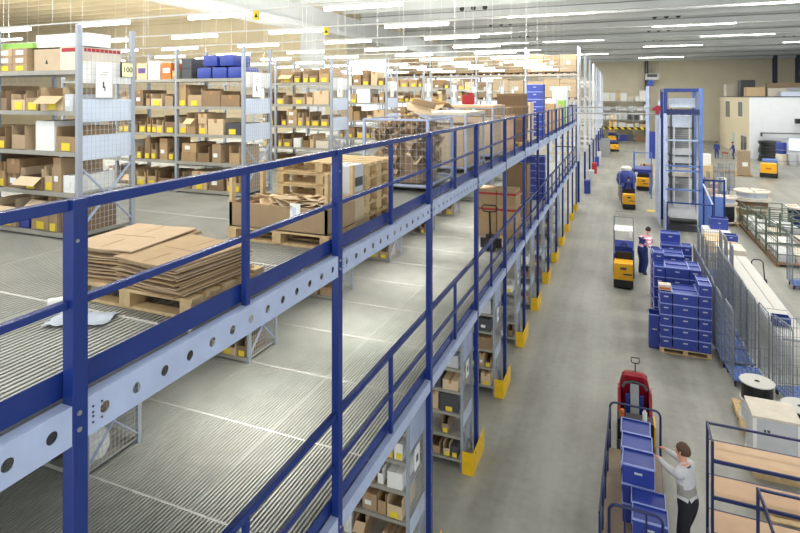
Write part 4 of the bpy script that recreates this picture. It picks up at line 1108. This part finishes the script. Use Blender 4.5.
MB().box(.2, .3, -.52, -.515, 1.3, 1.56).build('document_sheet', M['paper'], t)

order_truck((.42, 35.2, 0), .05, 'yellow order truck with a person driving and a blue load, mid aisle', W=.7)
t = thing('load_carrier', 'tall load carrier with blue sacks and white cover on the mid aisle truck', 'load', (.28, 38.1, .131), .06)
MB().box(-.45, .45, -.55, .55, 0, .04).build('base', M['grey'], t)
for x in (-.42, .42):
    for y in (-.5, .5): MB().cyl((x, y, .04), (x, y, 1.7), .02, n=8).build('post', M['steel'], t)
MB().lathe([(0, .9), (.5, .92), (.6, 1.2), (.56, 1.6), (.3, 1.85), (0, 1.9)], n=16).build('blue_sack', M['crate'], t, smooth=True)
MB().lathe([(0, 1.88), (.3, 1.84), (.34, 2.0), (.2, 2.1), (0, 2.12)], n=14).build('white_cover', M['paper'], t, smooth=True)
MB().box(-.4, .4, -.5, .5, .041, .88).build('carton_load', M['card'], t)
person('driver in dark blue overall standing on the mid aisle truck', (.4, 36.2, .162), (0, 1), top='overall', bottom='overall', bulk=1.22, hair='hairb', fingers=False, sub=1, height=1.72, lean=.1)
order_truck((1.45, 42.6, 0), -.1, 'yellow truck with driver parked left of the lift tower'.replace('left of', 'before'), W=.95)
person('driver in blue overall on the yellow truck before the lift tower', (1.53, 43.62, .162), (0, 1), top='overall', bottom='overall', bulk=1.22, hair='hairb', fingers=False, sub=1, height=1.72)
o = link('carton_load', box_mesh(.9, .8, 1.5, 'card'), None, (1.75, 45.1, .131)); tag(o, 'tall brown carton carried on the truck before the lift tower', 'carton')
order_truck((-.75, 71.3, 0), .1, 'small yellow truck far down the aisle', W=.95, mast=1.6)
order_truck((-1.3, 86.5, 0), 0, 'yellow reach truck with tall mast by the far racks', W=1.1, mast=4.1)
t = thing('tow_truck', 'yellow tow truck with blue seat on the open floor beyond the drums', 'truck', (11.2, 53.2, 0), -.25)
MB().box(-.62, .62, 0, 1.5, .08, .4).build('bumper', M['black'], t, bevel=.05)
mb = MB(); mb.prism([(0, .4), (1.0, .4), (1.0, 1.1), (.15, 1.25), (0, 1.15)], 'x', -.56, .56); mb.build('body', M['truck'], t, bevel=.04)
MB().box(-.2, .2, -.012, .01, .7, .85).build('emblem', M['orange'], t)
mb = MB(); mb.prism([(.9, .4), (1.7, .4), (1.7, 1.3), (1.3, 1.5), (.9, 1.4)], 'x', -.5, .6); mb.build('seat_cover', M['bluelt'], t, bevel=.08)
for x in (-.5, .5): MB().cyl((x - .08, .4, .2), (x + .08, .4, .2), .2, n=14).build('wheel', M['black'], t)

person('stooping worker in blue overall and pink striped shirt beside the crate pallets', (.72, 22.6, 0), (.8, .6), top='pinkst', mid='overall', bottom='overall', bulk=1.5, hair='hairb', fingers=False, sub=1, lean=.42, height=1.9, bib=True, hands={'L': (1.05, 22.5, 1.1), 'R': (1.1, 22.2, 1.05)})
person('worker in blue overall with back turned in front of the office wall', (9.5, 67.6, 0), (.3, 1), top='overall', bottom='overall', bulk=1.22, hair='hairb', fingers=False, sub=1, height=1.98)
person('worker in dark blue overall bending over a cart before the office door', (11.1, 67.6, 0), (-1, .2), top='overall', bottom='overall', bulk=1.22, hair='hairb', fingers=False, sub=1, height=1.95, lean=.2)
t = thing('small_cart', 'small cart between the two workers at the office wall', 'cart', (10.3, 67.8, 0))
MB().box(-.3, .3, -.25, .25, .6, .7).build('tray', M['redb'], t)
for x in (-.26, .26):
    for y in (-.2, .2): MB().box(x - .03, x + .03, y - .03, y + .03, 0, .6).build('leg', M['grey'], t)

# ------------------------------------------------------------------ lift tower
tx0, tx1, ty0, ty1, tz = 2.05, 3.62, 30.7, 33.2, 7.1
t = thing('lift_tower', 'tall blue vertical lift tower with grey belts and wrapped loads', 'lift', (0, 0, 0))
for i, (x, y) in enumerate(((tx0, ty0), (tx1, ty0), (tx0, ty1), (tx1, ty1))):
    MB().box(x - .09, x + .09, y - .09, y + .09, 0, tz).build('corner_post', M['bluelt' if i in (1, 3) else 'blue' if i == 2 else 'galv'], t)
mb = MB()
for y in (ty0, ty1): mb.box(tx0, tx1, y - .06, y + .06, tz - .16, tz)
for x in (tx0, tx1): mb.box(x - .06, x + .06, ty0, ty1, tz - .16, tz)
mb.build('head_frame', M['blue'], t)
MB().box(tx0 - .09, tx0 + .09, ty0 - .1, ty0 - .09, 5.85, tz).build('blue_cover', M['blue'], t)
MB().box(tx0 + .05, tx1 - .05, ty0 - .1, ty0 + .05, 5.78, 6.06).build('cross_beam', M['navy'], t)
for z in (5.98 - 1.5, 3.2, 2.02):
    MB().box(tx0, tx1, ty0 - .09, ty0 - .05, z, z + .07).build('cross_rail', M['bluelt' if z < 4 else 'galv'], t)
MB().box(tx0, tx1, ty0 - .09, ty0 - .05, 2.95, 3.03).build('cross_rail', M['bluelt'], t)
for x in (tx0 + .3, tx1 - .28): MB().box(x - .04, x + .04, ty0 + .5, ty0 + .58, .4, 6.1).build('guide_rail', M['dgrey'], t)
for x in (tx0 + .42, tx1 - .45): MB().box(x - .03, x + .03, ty0 + .3, ty0 + .36, .4, 5.2).build('guide_chain', M['lgrey'], t)
mb = MB()
for i in range(46): mb.box(tx0 + .3, tx1 - .3, ty1 - .3, ty1 - .27, .5 + i * .118, .5 + i * .118 + .1)
mb.build('slat_curtain', M['grey'], t)
mb = MB(); mb.prism([(ty0 - .3, .62), (ty0 + .1, 1.05), (ty1 - .4, 2.0), (ty1 - .4, 1.9), (ty0 + .1, .95), (ty0 - .3, .52)], 'x', tx0 + .16, tx1 - .2); mb.build('infeed_belt', M['grey'], t)
MB().cyl((tx0 + .16, ty0 - .3, .55), (tx1 - .2, ty0 - .3, .55), .13, n=14).build('belt_roller', M['black'], t)
MB().box(tx0 + .1, tx1 - .1, ty0 - .1, ty0 + 2, .0, .3).build('drive_base', M['dgrey'], t)
MB().box(tx0 - .04, tx0 + .02, ty0 - 1.3, ty0, 0, 1.55).build('side_plate', M['galv'], t)
mb = MB(); mb.tube([(tx0, ty0 - 1.3, 0), (tx0, ty0 - 1.3, 1.6), (tx1 + .35, ty0 - 1.3, 1.6), (tx1 + .35, ty0 - 1.3, 0)], .05, 6); mb.build('infeed_gate', M['blue'], t)
MB().bar((tx1 + .1, ty0 - .1, 2.4), (tx1 + .35, ty0 - 1.3, 1.6), .06).build('gate_stay', M['galv'], t)
for x in (tx0 - .22,):
    mb = MB(); mb.box(x - .05, x + .02, ty0 + .1, ty1 + 1.2, .15, 5.6); mb.build('side_cladding', M['galv'], t)
    mb = MB()
    for i in range(24): mb.cyl((x - .055, ty0 + .45, .4 + i * .21), (x - .05, ty0 + .45, .4 + i * .21), .03, n=8)
    mb.build('slot_mark', M['dgrey'], t)
for z in (5.12, 3.72, 3.3, 2.62): MB().box(tx0 + .22, tx1 - .22, ty0 + .6, ty0 + 1.7, z - .06, z).build('carrier_tray', M['dgrey'], t)
for i, (z, h, mt) in enumerate(((5.121, .62, 'film'), (3.721, .28, 'lgrey'), (3.301, .34, 'lgrey'), (2.621, .46, 'drumw'))):
    o = link('wrapped_load', box_mesh(1.0, .9, h, mt), None, (2.83, ty0 + .66, z)); tag(o, 'wrapped pale load riding in the lift tower, %s carrier from the top' % ORD[i], 'load', 'loads in the lift tower')
MB().box(tx0 + .2, tx1 - .2, ty0 + .4, ty0 + .46, 6.15, 6.62).build('glass_guard', M['film'], t)
o = MB().cyl((0, -.14, 0), (0, .14, 0), .15, n=14).box(-.1, .1, -.1, .1, -.3, .1).cyl((-.25, 0, -.05), (.2, 0, -.05), .07, n=10).build('drive_motor', M['red'], t, (tx0 - .35, ty0 + .2, 6.1))
o = MB().box(-.04, .04, -.04, .04, 0, 6.2).build('yellow_pole', M['truck'], None, (3.98, 33.9, 0)); tag(o, 'slim yellow pole standing behind the lift tower', 'pole')
t = thing('blue_partition', 'blue mesh partition between lift tower and cable drums', 'partition', (3.78, 31.0, 0), -PI / 2)
for y in (0, .45, .9): MB().box(-.04, .04, y - .04, y + .04, 0, 2.6).build('post', M['blue'], t)
MB().box(-.012, .012, 0, .9, .2, 1.75).build('panel', M['bluelt'], t); MB().box(-.03, .03, 0, .9, 2.5, 2.58).build('top_rail', M['blue'], t)
MB().wires((0, 0, 1.75), (0, .9, 0), (0, 0, .75), 8, 5, .006).build('mesh', M['bluelt'], t)
t = thing('service_platform', 'blue service platform with stairs beside the lift tower', 'platform', (.75, 39.5, 0))
MB().box(0, 1.1, 0, 2, 1.72, 1.9).build('deck', M['crate'], t)
for x in (.04, 1.06):
    for y in (.04, 1.96): MB().box(x - .04, x + .04, y - .04, y + .04, 0, 3.0 if y < 1 or x < .5 else 1.72).build('post', M['bluelt'], t)
MB().tube([(.04, .04, 3.0), (1.06, .04, 3.0)], .03, 6).tube([(.04, .04, 3), (.04, 1.96, 3)], .03, 6).build('hand_rail', M['bluelt'], t)
MB().bar((-.9, .3, .05), (0, .3, 1.85), .06, .2).bar((-.9, .9, .05), (0, .9, 1.85), .06, .2).build('stair_stringer', M['steel'], t)
for i in range(7): MB().box(-.9 + i * .13, -.72 + i * .13, .3, .9, .22 + i * .25, .25 + i * .25).build('step', M['steel'], t)
t = thing('twin_lift', 'slimmer pale blue lift column behind the service platform', 'lift', (1.98, 46.6, 0))
for x in (-.12, .75): MB().box(x - .12, x + .12, -.12, .12, 0, 7.5 if x < 0 else 6.4).build('post', M['galv'], t)
MB().box(-.12, .3, -.12, .12, 7.5, 8.0).build('head', M['blue'], t); MB().box(0, .8, .05, .1, 1.9, 4.0).build('panel', M['crate'], t)
# bridge conveyor from the upper deck to the tower
t = thing('bridge_conveyor', 'slim grey bridge conveyor crossing the aisle from upper deck to tower', 'conveyor', (0, 31.6, 0))
for y, z in ((-.3, 6.1), (.3, 6.1), (-.3, 5.78), (.3, 5.78)): MB().box(-2.42, 1.8, y - .025, y + .025, z - .03, z + .03).build('rail', M['grey'], t)
for x in (-2.38, -.9, .5, 1.78): MB().box(x - .02, x + .02, -.32, .32, 5.72, 5.78).box(x - .02, x + .02, -.32, -.28, 5.78, 6.1).build('cross_tie', M['steel'], t)
MB().box(-2.42, 1.8, -.26, .26, 5.8, 5.82).build('belt', M['lgrey'], t)

# ------------------------------------------------------------------ cable drums on the floor
def cable_drum(x, y, label, r, h, z0=0., wind='cable', lower=None, rnd=None):
    t = thing('cable_drum', label, 'drum', (x, y, z0))
    for z in (0, h - .07): MB().lathe([(.08, z), (r, z), (r, z + .07), (.08, z + .07), (.08, z)], n=32).build('flange', M['drumw'], t)
    MB().lathe([(.2, .07), (r * .82, .07), (r * .82, h - .07), (.2, h - .07)], n=28).build('winding', M[wind], t, smooth=False)
    MB().lathe([(.05, .02), (.079, .02), (.079, h - .01), (.05, h - .01)], n=12).build('hub', M['dgrey'], t)
    for a in range(4): MB().box(-.03, .03, r * .3, r * .85, h, h + .012).build('batten', M['wood2'], t).rotation_euler = (0, 0, a * PI / 2)
    return t
pallet((5.0, 33.1, .001), 'wooden pallet under the black cable drum by the lift tower')
cable_drum(5.0, 33.1, 'black wound cable drum with pale cover on a pallet by the tower', .56, .95, .146)
cable_drum(5.0, 33.1, 'flat empty cable drum lying on top of the black wound drum', .6, .36, 1.11, 'film')
for i in range(5): pallet((6.45, 34.5, .001 + i * .1455), 'wooden pallet, %s from the bottom under the widest drum' % ORD[i], .1 * i - .2)
cable_drum(6.5, 34.5, 'widest wooden cable drum lying on a stack of pallets', .9, .5, .73, 'wood2')
cable_drum(6.5, 34.5, 'white topped broad cable drum crowning the pallet stack', .86, .42, 1.245, 'film')
cable_drum(8.4, 33.3, 'low cable drum with blue winding behind the green stillages', .68, 1.15, .001, 'navy')

# ------------------------------------------------------------------ green pipe stillages
def stillage(x, y, L, W, H, label, seed):
    t = thing('pipe_stillage', label, 'stillage', (x, y, 0))
    MB().box(0, W, 0, L, .1, .16).box(0, .1, 0, L, 0, .1).box(W - .1, W, 0, L, 0, .1).build('wooden_skid', M['wood2'], t)
    for xx in (.03, W * .5, W - .03):
        for yy in (.03, L - .03): MB().cyl((xx, yy, .16), (xx, yy, H), .026, n=8).build('post', M['green'], t)
    mb = MB()
    for z in (.5, .95, H - .03):
        for yy in (.03, L - .03): mb.tube([(.03, yy, z), (W - .03, yy, z)], .02, 6)
        for xx in (.03, W - .03): mb.tube([(xx, .03, z), (xx, L - .03, z)], .02, 6)
    mb.build('pipe_rail', M['green'], t)
    MB().tube([(.03, .03, H), (W - .03, .03, .3)], .022, 6).build('brace', M['green'], t)
    MB().wires((.03, .03, .2), (0, L - .06, 0), (0, 0, H - .3), 7, 5, .005).build('side_mesh', M['green'], t)
    return t
q = random.Random(4)
for i in range(4):
    y = 25.6 + 1.88 * i; H = [1.6, 1.5, 1.4, 1.3][i]
    stillage(5.66, y, 1.8, 1.9, H, 'green pipe stillage on a wooden skid, %s of the row from the viewer' % ORD[i], i)
    for j in range(3):
        h = q.choice([.3, .45, .6])
        o = link('wrapped_pack', box_mesh(.5, 1.4, h, q.choice(['paper', 'lgrey', 'drumw'])), None, (6.05 + j * .56, y + .2, .161)); tag(o, 'white wrapped pack in the %s green stillage, %s from the conveyor side' % (ORD[i], ORD[j]), 'pack', 'packs in the green stillages')

# ------------------------------------------------------------------ middle floor goods
o = link('tall_carton', box_mesh(.86, .8, 2.0, 'card'), None, (9.55, 53.5, .146)); tag(o, 'tall brown carton standing upright on the open floor', 'carton'); MB().box(-.15, .25, -.004, 0, .7, 1.05).build('label_card', M['sticker'], o)
pallet((9.55, 53.9, .001), 'wooden pallet under the tall upright carton')
for i in range(3): pallet((6.9 + 1.45 * i, 55.6 + .3 * i, .001), 'empty wooden pallet lying flat before the office, %s from the tower' % ORD[i], .2)
for i, (x, y) in enumerate(((5.1, 38.0), (5.6, 40.5), (6.4, 43.5), (7.0, 45.5))):
    roll_cage(x, y, .1 * i, 'galvanised roll cage on the floor beyond the drums, %s from the tower' % ORD[i], RCW)
    if i < 3:
        o = link('goods_box', box_mesh(.6, .5, .9, ['card2', 'card', 'paper'][i]), None, (x, y - .25, .2)); o.rotation_euler = (0, 0, .1 * i); tag(o, '%s carton loaded in the %s roll cage beyond the drums' % (['pale', 'brown', 'white'][i], ORD[i]), 'carton')
o = link('goods_box', box_mesh(.9, .8, 1.5, 'paper'), None, (7.0, 56.2, .001)); tag(o, 'white upright carton by the tower in front of the two workers', 'carton')
o = link('goods_box', box_mesh(1.0, .8, 1.2, 'card2'), None, (6.2, 49.5, .001)); tag(o, 'pale pinkish carton beyond the roll cages', 'carton')
for i in range(7):
    t = thing('coil', 'black coiled pipe ring, %s from the floor in the dark stack by the office' % ORD[i], 'coil', (14.3 + .06 * (i % 3 - 1), 67.2, .002 + i * .3), 0, 'coils by the office')
    for k in range(2): MB().lathe([(.55, .01 + k * .14), (1.0, .01 + k * .14), (1.05, .075 + k * .14), (1.0, .14 + k * .14), (.55, .14 + k * .14), (.55, .01 + k * .14)], n=26).build('winding', M['cable'], t, smooth=True)
def barrel(x, y, z, mt, label):
    t = thing('barrel', label, 'barrel', (x, y, z), 0, 'barrels by the office')
    MB().lathe([(0, 0), (.42, 0), (.46, .1), (.46, 1.0), (.42, 1.1), (0, 1.1)], n=20).build('body', M[mt], t, smooth=True); MB().lathe([(.465, .35), (.48, .38), (.465, .41)], n=20).build('hoop', M['grey'], t)
for i, (x, y, z, mt, lb) in enumerate(((14.5, 63.9, 0, 'drumw', 'white barrel below the blue barrel'), (15.5, 64.1, 0, 'lgrey', 'grey barrel beside the white barrels'), (16.6, 64.2, 0, 'drumw', 'cream barrel second along the row beyond the coils'), (17.6, 64.4, 0, 'lgrey', 'grey barrel last along the row beyond the coils'), (14.5, 63.9, 1.11, 'crate', 'blue barrel standing on a white barrel'))): barrel(x, y, z, mt, lb)

# ------------------------------------------------------------------ office block
ox, oy = 12.7, 68.6
t = thing('office_block', 'two storey cream and white office block inside the hall', 'office', (0, 0, 0))
MB().box(ox, ox + 22, oy, oy + 19, 0, 6.62).build('shell', M['offwhite'], t)
MB().box(ox - .03, ox, oy, oy + 19, 0, 6.62).build('aisle_wall', M['beige'], t)
MB().box(ox - .06, ox + 22.06, oy - .06, oy + 19, 6.62, 6.72).build('roof_edge', M['dgrey'], t)
for i, (y, z, w_, h) in enumerate(((oy + 12.4, 4.1, 3.0, 2.0), (oy + 4.4, 4.4, 2.4, 1.7), (oy + 2.5, .4, 3.2, 1.9))):
    f = MB().box(ox - .08, ox - .03, y - w_ / 2, y + w_ / 2, z - .08, z + h + .08).build('window', M['white'] if i < 2 else M['lgrey'], t)
    for s_ in (-1, 1): MB().box(ox - .1, ox - .08, y + s_ * w_ / 4 - w_ / 4 + .12, y + s_ * w_ / 4 + w_ / 4 - .12, z, z + h).build('pane', M['glass'], f)
f = MB().box(ox + 3.4, ox + 8.8, oy - .05, oy, 1.0, 2.4).build('window', M['lgrey'], t)
for i in range(4): MB().box(ox + 3.55 + i * 1.3, ox + 4.7 + i * 1.3, oy - .08, oy - .05, 1.1, 2.3).build('pane', M['winlit'], f)
MB().box(ox - .09, ox - .03, oy + 8, oy + 9.4, 0, 2.3).build('door', M['lgrey'], t)
MB().box(ox + 1, ox + 12, oy - .5, oy - .35, 2.8, 2.9).box(ox + 1, ox + 1.1, oy - .5, oy, 2.5, 2.9).build('awning_rail', M['dgrey'], t)
o = MB().box(-.25, .25, -.5, 0, 0, .5).bar((0, 0, .2), (0, .4, .2), .1).build('wall_lamp', M['black'], None, (ox + 4.2, oy - .4, 3.9)); tag(o, 'black lamp fixed to the white office wall', 'lamp')
for i, (x, y, L, W_2, h, mt, lb) in enumerate(((13.4, 82, 1.6, 2, 2.6, 'drumw', 'pale striped pile at the far roof corner of the office'), (14.3, 78.0, 1.5, 2, 3.3, 'dgrey', 'dark tall box on the office roof beside the pale pile'), (14.0, 72.0, 1.7, 2.0, 1.7, 'card2', 'pale brown bale on the office roof corner'), (15.9, 71.8, 1.7, 2.0, 1.5, 'drumw', 'cream bale on the office roof beside the brown bale'), (17.2, 70.0, 2.6, 1.4, .7, 'ltblue', 'low pale blue bundle lying along the office roof edge'), (19.6, 70.0, 2.0, 1.4, .55, 'ltblue', 'second low pale blue bundle on the office roof edge'), (18.0, 73.0, 2.4, 2.0, 1.6, 'lgrey', 'grey wrapped block on the office roof behind the blue bundles'), (17.6, 76.0, 3.0, 2, 2.6, 'card', 'brown flat carton high on the office roof'), (20.8, 73.0, 2.2, 2.0, 1.6, 'black', 'black covered heap on the office roof'), (22.6, 71.6, 1.6, 1.6, 1.1, 'grey', 'grey box near the end of the office roof load'))):
    h = max(.5, h * .6); t2 = link('roof_load', box_mesh(L, W_2, h, mt), None, (x, y, 6.721)); tag(t2, lb, 'load', 'loads on the office roof'); MB().box(-L / 2 - .01, L / 2 + .01, W_2 * .45, W_2 * .55, 0, h + .01).build('strap', M['grey'], t2)
t = thing('unit_heater', 'white suspended unit heater hanging before the far wall', 'heater', (4.3, 91.5, 9.2))
MB().box(-.95, .95, -.4, .4, 0, .95).build('housing', M['white'], t); MB().box(-.7, .7, -.42, -.4, .45, .85).build('grille', M['dgrey'], t)
for x in (-.8, .8): MB().box(x - .03, x + .03, -.03, .03, .95, 4.2).build('hanger', M['steel'], t)

# ------------------------------------------------------------------ racking along the far wall
t = thing('goods_racking', 'grey racking with pale goods along the far wall', 'racking', (0, 89.6, 0))
for i in range(6): MB().box(-7.1 + i * 2.2 - .06, -7.1 + i * 2.2 + .06, 0, .1, 0, 6.4).build('upright', M['steel'], t)
for z in (2.0, 3.2, 4.6, 6.0):
    MB().box(-7.1, 3.9, -.05, 1.0, z - .12, z).build('shelf', M['grey'], t)
MB().box(-4.4, 3.9, -.2, -.1, 1.75, 2.1).build('hazard_beam', M['hazard'], t)
q = random.Random(9); nn = 0
for li, (z, lo, hi) in enumerate(((2.0, .5, .8), (3.2, .5, 1.0), (4.6, .5, 1.0), (6.0, .7, 1.7))):
    x = -6.9; nb_ = 0
    while x < 3.4:
        w_ = q.choice([.5, .7, .9, 1.1]); h = q.uniform(lo, hi)
        if q.random() < .85:
            mt = q.choice(['paper', 'white', 'lgrey', 'drumw', 'dgrey', 'card2']) if li < 3 else q.choice(['paper', 'drumw', 'paper', 'card2'])
            o = link('stored_box', box_mesh(q2(w_), .8, q2(h), mt), None, (x + w_ / 2, 89.72, z + .001))
            tag(o, 'stored %s box on the far wall racking, %s level, %s from the aisle wall' % ({'paper': 'white', 'card2': 'pale brown'}.get(mt, COLN.get(mt, mt)), ['second', 'third', 'fourth', 'top'][li], ORD[nb_]), 'box', 'boxes on the far wall racking')
            nb_ += 1
        x += w_ + .12
for i, (x, mt) in enumerate(((-1.0, 'navy'), (.2, 'crate'), (1.2, 'dgrey'), (2.4, 'wood2'), (3.4, 'wood2'), (-3.0, 'dgrey'))):
    o = link('floor_bin', bin_mesh(1.0, .9, .9, .9, mt), None, (x, 89.3, .001)); tag(o, '%s bin on the floor under the striped beam, %s from the lift tower side' % ({'navy': 'navy', 'crate': 'blue', 'dgrey': 'dark grey', 'wood2': 'brown'}[mt], ORD[i]), 'bin', 'bins under the far racking')
# grey trays stacked beside the aisle, and rack ends beyond the deck
for k, (x, y) in enumerate(((-1.75, 64.5), (-1.75, 68.0))):
    for i in range(6):
        o = link('grey_tray', bin_mesh(1.0, 1.2, .3, .3, 'ltblue' if False else 'grey'), None, (x, y, .002 + i * .302)); tag(o, 'grey plastic tray, %s from the floor in the %s aisle pile' % (ORD[i], ['nearer', 'farther'][k]), 'tray', 'grey trays beside the aisle')

# ------------------------------------------------------------------ tall pallet racking beyond the deck
q = random.Random(12)
for k in range(8):
    y = 36.6 + 6.6 * k
    t = thing('pallet_racking', 'tall white pallet racking beyond the deck, %s row from the viewer' % ORD[k], 'racking', (0, y, 0), 0, 'tall pallet racking')
    nbay = 4 if k == 0 else 1
    for b in range(nbay + 1):
        x = -2.55 - b * 3.3
        for yy in (0, 1.2): MB().box(x - .06, x + .06, yy - .05, yy + .05, 0, 9.9).build('upright', M['galvw'], t)
    mb = MB()
    for i in range(9): mb.bar((-2.55, .06 if i % 2 else 1.14, .6 + i), (-2.55, 1.14 if i % 2 else .06, 1.6 + i), .05, .03)
    mb.build('lattice_brace', M['upr'], t)
    MB().box(-2.6, -2.46, -.08, -.06, .0, 2.6).build('foot_panel', M['blue'], t)
    for z in (2.4, 4.4, 6.5, 8.15):
        for b in range(nbay): MB().box(-2.6 - b * 3.3 - 3.2, -2.6 - b * 3.3, -.05, .05, z - .13, z).box(-2.6 - b * 3.3 - 3.2, -2.6 - b * 3.3, 1.1, 1.2, z - .13, z).build('beam', M['drumw'], t)
    if k == 0:
        for z, nm in ((6.5, 'lower'), (8.15, 'upper')):
            for j in range(12):
                x = -2.55 - (j // 3) * 3.3 - .63 - (j % 3) * 1.02; h = q.uniform(1.05, 1.3)
                u = thing('pallet_load', 'carton pallet load on the %s beam of the tall racking, %s from the aisle' % (nm, ORD[j]), 'load', (x, y + .55, z + .001), 0, 'pallet loads on the tall racking')
                MB().box(-.5, .5, -.55, .55, .11, .14).box(-.5, -.4, -.55, .55, 0, .11).box(-.05, .05, -.55, .55, 0, .11).box(.4, .5, -.55, .55, 0, .11).build('pallet', M['wood2'], u)
                b_ = MB(); nl = q.choice([1, 3, 4])
                for l in range(nl): b_.box(-.5, .5, -.56, .56, .142 + h * l / nl, .142 + h * (l + 1) / nl - .012)
                b_.build('load', M[q.choice(['card', 'card2', 'card2'])], u)
                MB().box(-.1, .16, -.565, -.56, .6, .85).build('label_card', M['sticker'], u)
for i in range(6):
    y = 40 + i * 5.3; o = link('floor_bin', box_mesh(.4, .8, .9, ['crate', 'lgrey', 'redb', 'crate', 'lgrey', 'navy'][i]), None, (-2.2, y, .001)); tag(o, '%s upright container at the rack end beyond the deck, %s along the aisle' % (['blue', 'light grey', 'red', 'blue', 'light grey', 'navy'][i], ORD[i]), 'container', 'containers at the rack ends')

# ------------------------------------------------------------------ lamps
def area(name, loc, sx, sy, power, col=(1, .97, .9), parent=None, rot=(0, 0, 0), spread=PI):
    l = bpy.data.lights.new(name, 'AREA'); l.shape = 'RECTANGLE'; l.size = sx; l.size_y = sy; l.energy = power; l.color = col; l.spread = spread
    o = bpy.data.objects.new(name, l); COL.objects.link(o); o.location = loc; o.rotation_euler = rot
    if parent is not None: o.parent = parent
    return o
hs = MB().box(-.75, .75, -.035, .035, .03, .06).mesh('housing', M['lampb']); tb = MB()
tb.cyl((-.74, 0, .0), (.74, 0, .0), .036, n=10); tb = tb.mesh('tube', M['tubeon'])
PW = 42
for k in range(-2, 10):
    y = 8.65 + 2.72 * k
    t = thing('light_track', 'thin white suspended light track over the upper racks, %s row from the viewer' % ORD[k + 2], 'light track', (0, y, 8.36), 0, 'light tracks')
    MB().box(-19.5, -2.9, -.015, .015, -.03, .0).build('track', M['lampb'], t)
    for x in (-18, -15, -12, -8.8, -5.7, -3.1): MB().cyl((x, 0, 0), (x, 0, 4.9), .006, n=4).build('hanger', M['lampb'], t)
    for j in range(5):
        x = -4.2 - 3.1 * j
        t = thing('pendant_lamp', 'lit white strip lamp, %s from the railing on the %s light track' % (ORD[j], ORD[k + 2]), 'lamp', (x, y, 8.27), 0, 'strip lamps over the upper deck')
        link('housing', hs, t); link('tube', tb, t)
        if (j < 5 and not (j == 4 and 26 < y < 33) and k < 9): (area('lamp_light', (0, 0, -.05), 1.46, .1, PW, parent=t), area('lamp_uplight', (0, 0, .1), 1.46, .12, 40, parent=t, rot=(PI, 0, 0)))
for k in range(1, 8, 2):                     # lamps added to brighten the inner wall
    for x in (-22, -29, -36):
        y = 11.37 + 2.72 * k
        t = thing('pendant_lamp', 'lit white strip lamp deep in the hall over the inner racks, %s track, %s inwards' % (ORD[k], ORD[(-22 - x) // 7]), 'lamp', (x, y, 8.9), 0, 'strip lamps over the inner hall')
        link('housing', hs, t); link('tube', tb, t)
        MB().cyl((0, 0, .09), (0, 0, 4.5), .008, n=4).build('hanger', M['lampb'], t)
        area('lamp_light', (0, 0, -.06), 1.46, .1, 60, parent=t); area('lamp_uplight', (0, 0, .1), 1.46, .12, 90, parent=t, rot=(PI, 0, 0))
for k in range(0, 11):                      # lamps hung below the upper deck over the lower aisles
    y = 5.74 + PITCH * k
    t = thing('pendant_lamp', 'strip lamp below the upper deck over the lower deck aisle, %s from the viewer' % ORD[k], 'lamp', (-4.1, y, 5.04), PI / 2, 'strip lamps under the upper deck')
    link('housing', hs, t); link('tube', tb, t)
    area('lamp_light', (0, 0, -.05), 1.46, .1, 40, parent=t, spread=1.45)
for k in range(0, 9):                      # and below the lower deck
    y = 5.74 + PITCH * k
    t = thing('pendant_lamp', 'strip lamp below the lower deck over the ground floor aisle, %s from the viewer' % ORD[k], 'lamp', (-3.9, y, 2.5), PI / 2, 'strip lamps under the lower deck')
    link('housing', hs, t); link('tube', tb, t)
    area('lamp_light', (0, 0, -.05), 1.46, .1, 9, parent=t)
hh = MB().box(-2.75, 2.75, -.04, .04, .03, .07).mesh('housing', M['lampb'])
ht = MB().box(-2.7, 2.7, -.03, .03, -.01, .03).mesh('diffuser', M['tubeon'])
n = 0
for k in range(-1, 7):
    for x in (((-4.2, 9) if k % 2 else (4.8, 17)) + ((-11,) if k > 1 else ())):
        if x > 6 and k > 4: continue
        y = 26.6 + 8.8 * k + .5
        t = thing('ceiling_lamp', 'long white ceiling lamp of the open hall, %s in the %s row' % ({-11: 'innermost', -4.2: 'first', 4.8: 'first', 9: 'second', 17: 'second'}[x], ORD[k + 1]), 'lamp', (x, y, 11.84), 0, 'hall ceiling lamps')
        link('housing', hh, t); link('diffuser', ht, t)
        for xx in (-1.6, 1.6): MB().cyl((xx, 0, .1), (xx, 0, 1.54), .012, n=5).build('hanger', M['lampb'], t)
        area('lamp_light', (0, 0, -.02), 5.4, .06, 520, (1, .98, .94), parent=t); area('lamp_uplight', (0, 0, .12), 5.4, .14, 420, (1, .98, .94), parent=t, rot=(PI, 0, 0))  # upward light added to brighten the ceiling in place of bounce

for i, (x, y) in enumerate(((-6.42, 8.65), (-6.45, 11.37))):
    o = MB().box(-.07, .07, -.006, .006, -.18, 0).build('hanging_sign', M['yellow'], None, (x, y, 8.33)); MB().prism([(-.04, -.13), (.04, -.13), (0, -.05)], 'y', -.008, -.006).build('pictogram', M['black'], o)
    tag(o, 'small yellow warning sign hanging from the %s light track' % ORD[i + 2], 'sign')
o = MB().lathe([(0, .001), (.28, .001), (.28, .003), (0, .003)], n=20).build('floor_marking', M['yellow'], None, (1.62, 35.4, 0)); o['kind'] = 'structure'
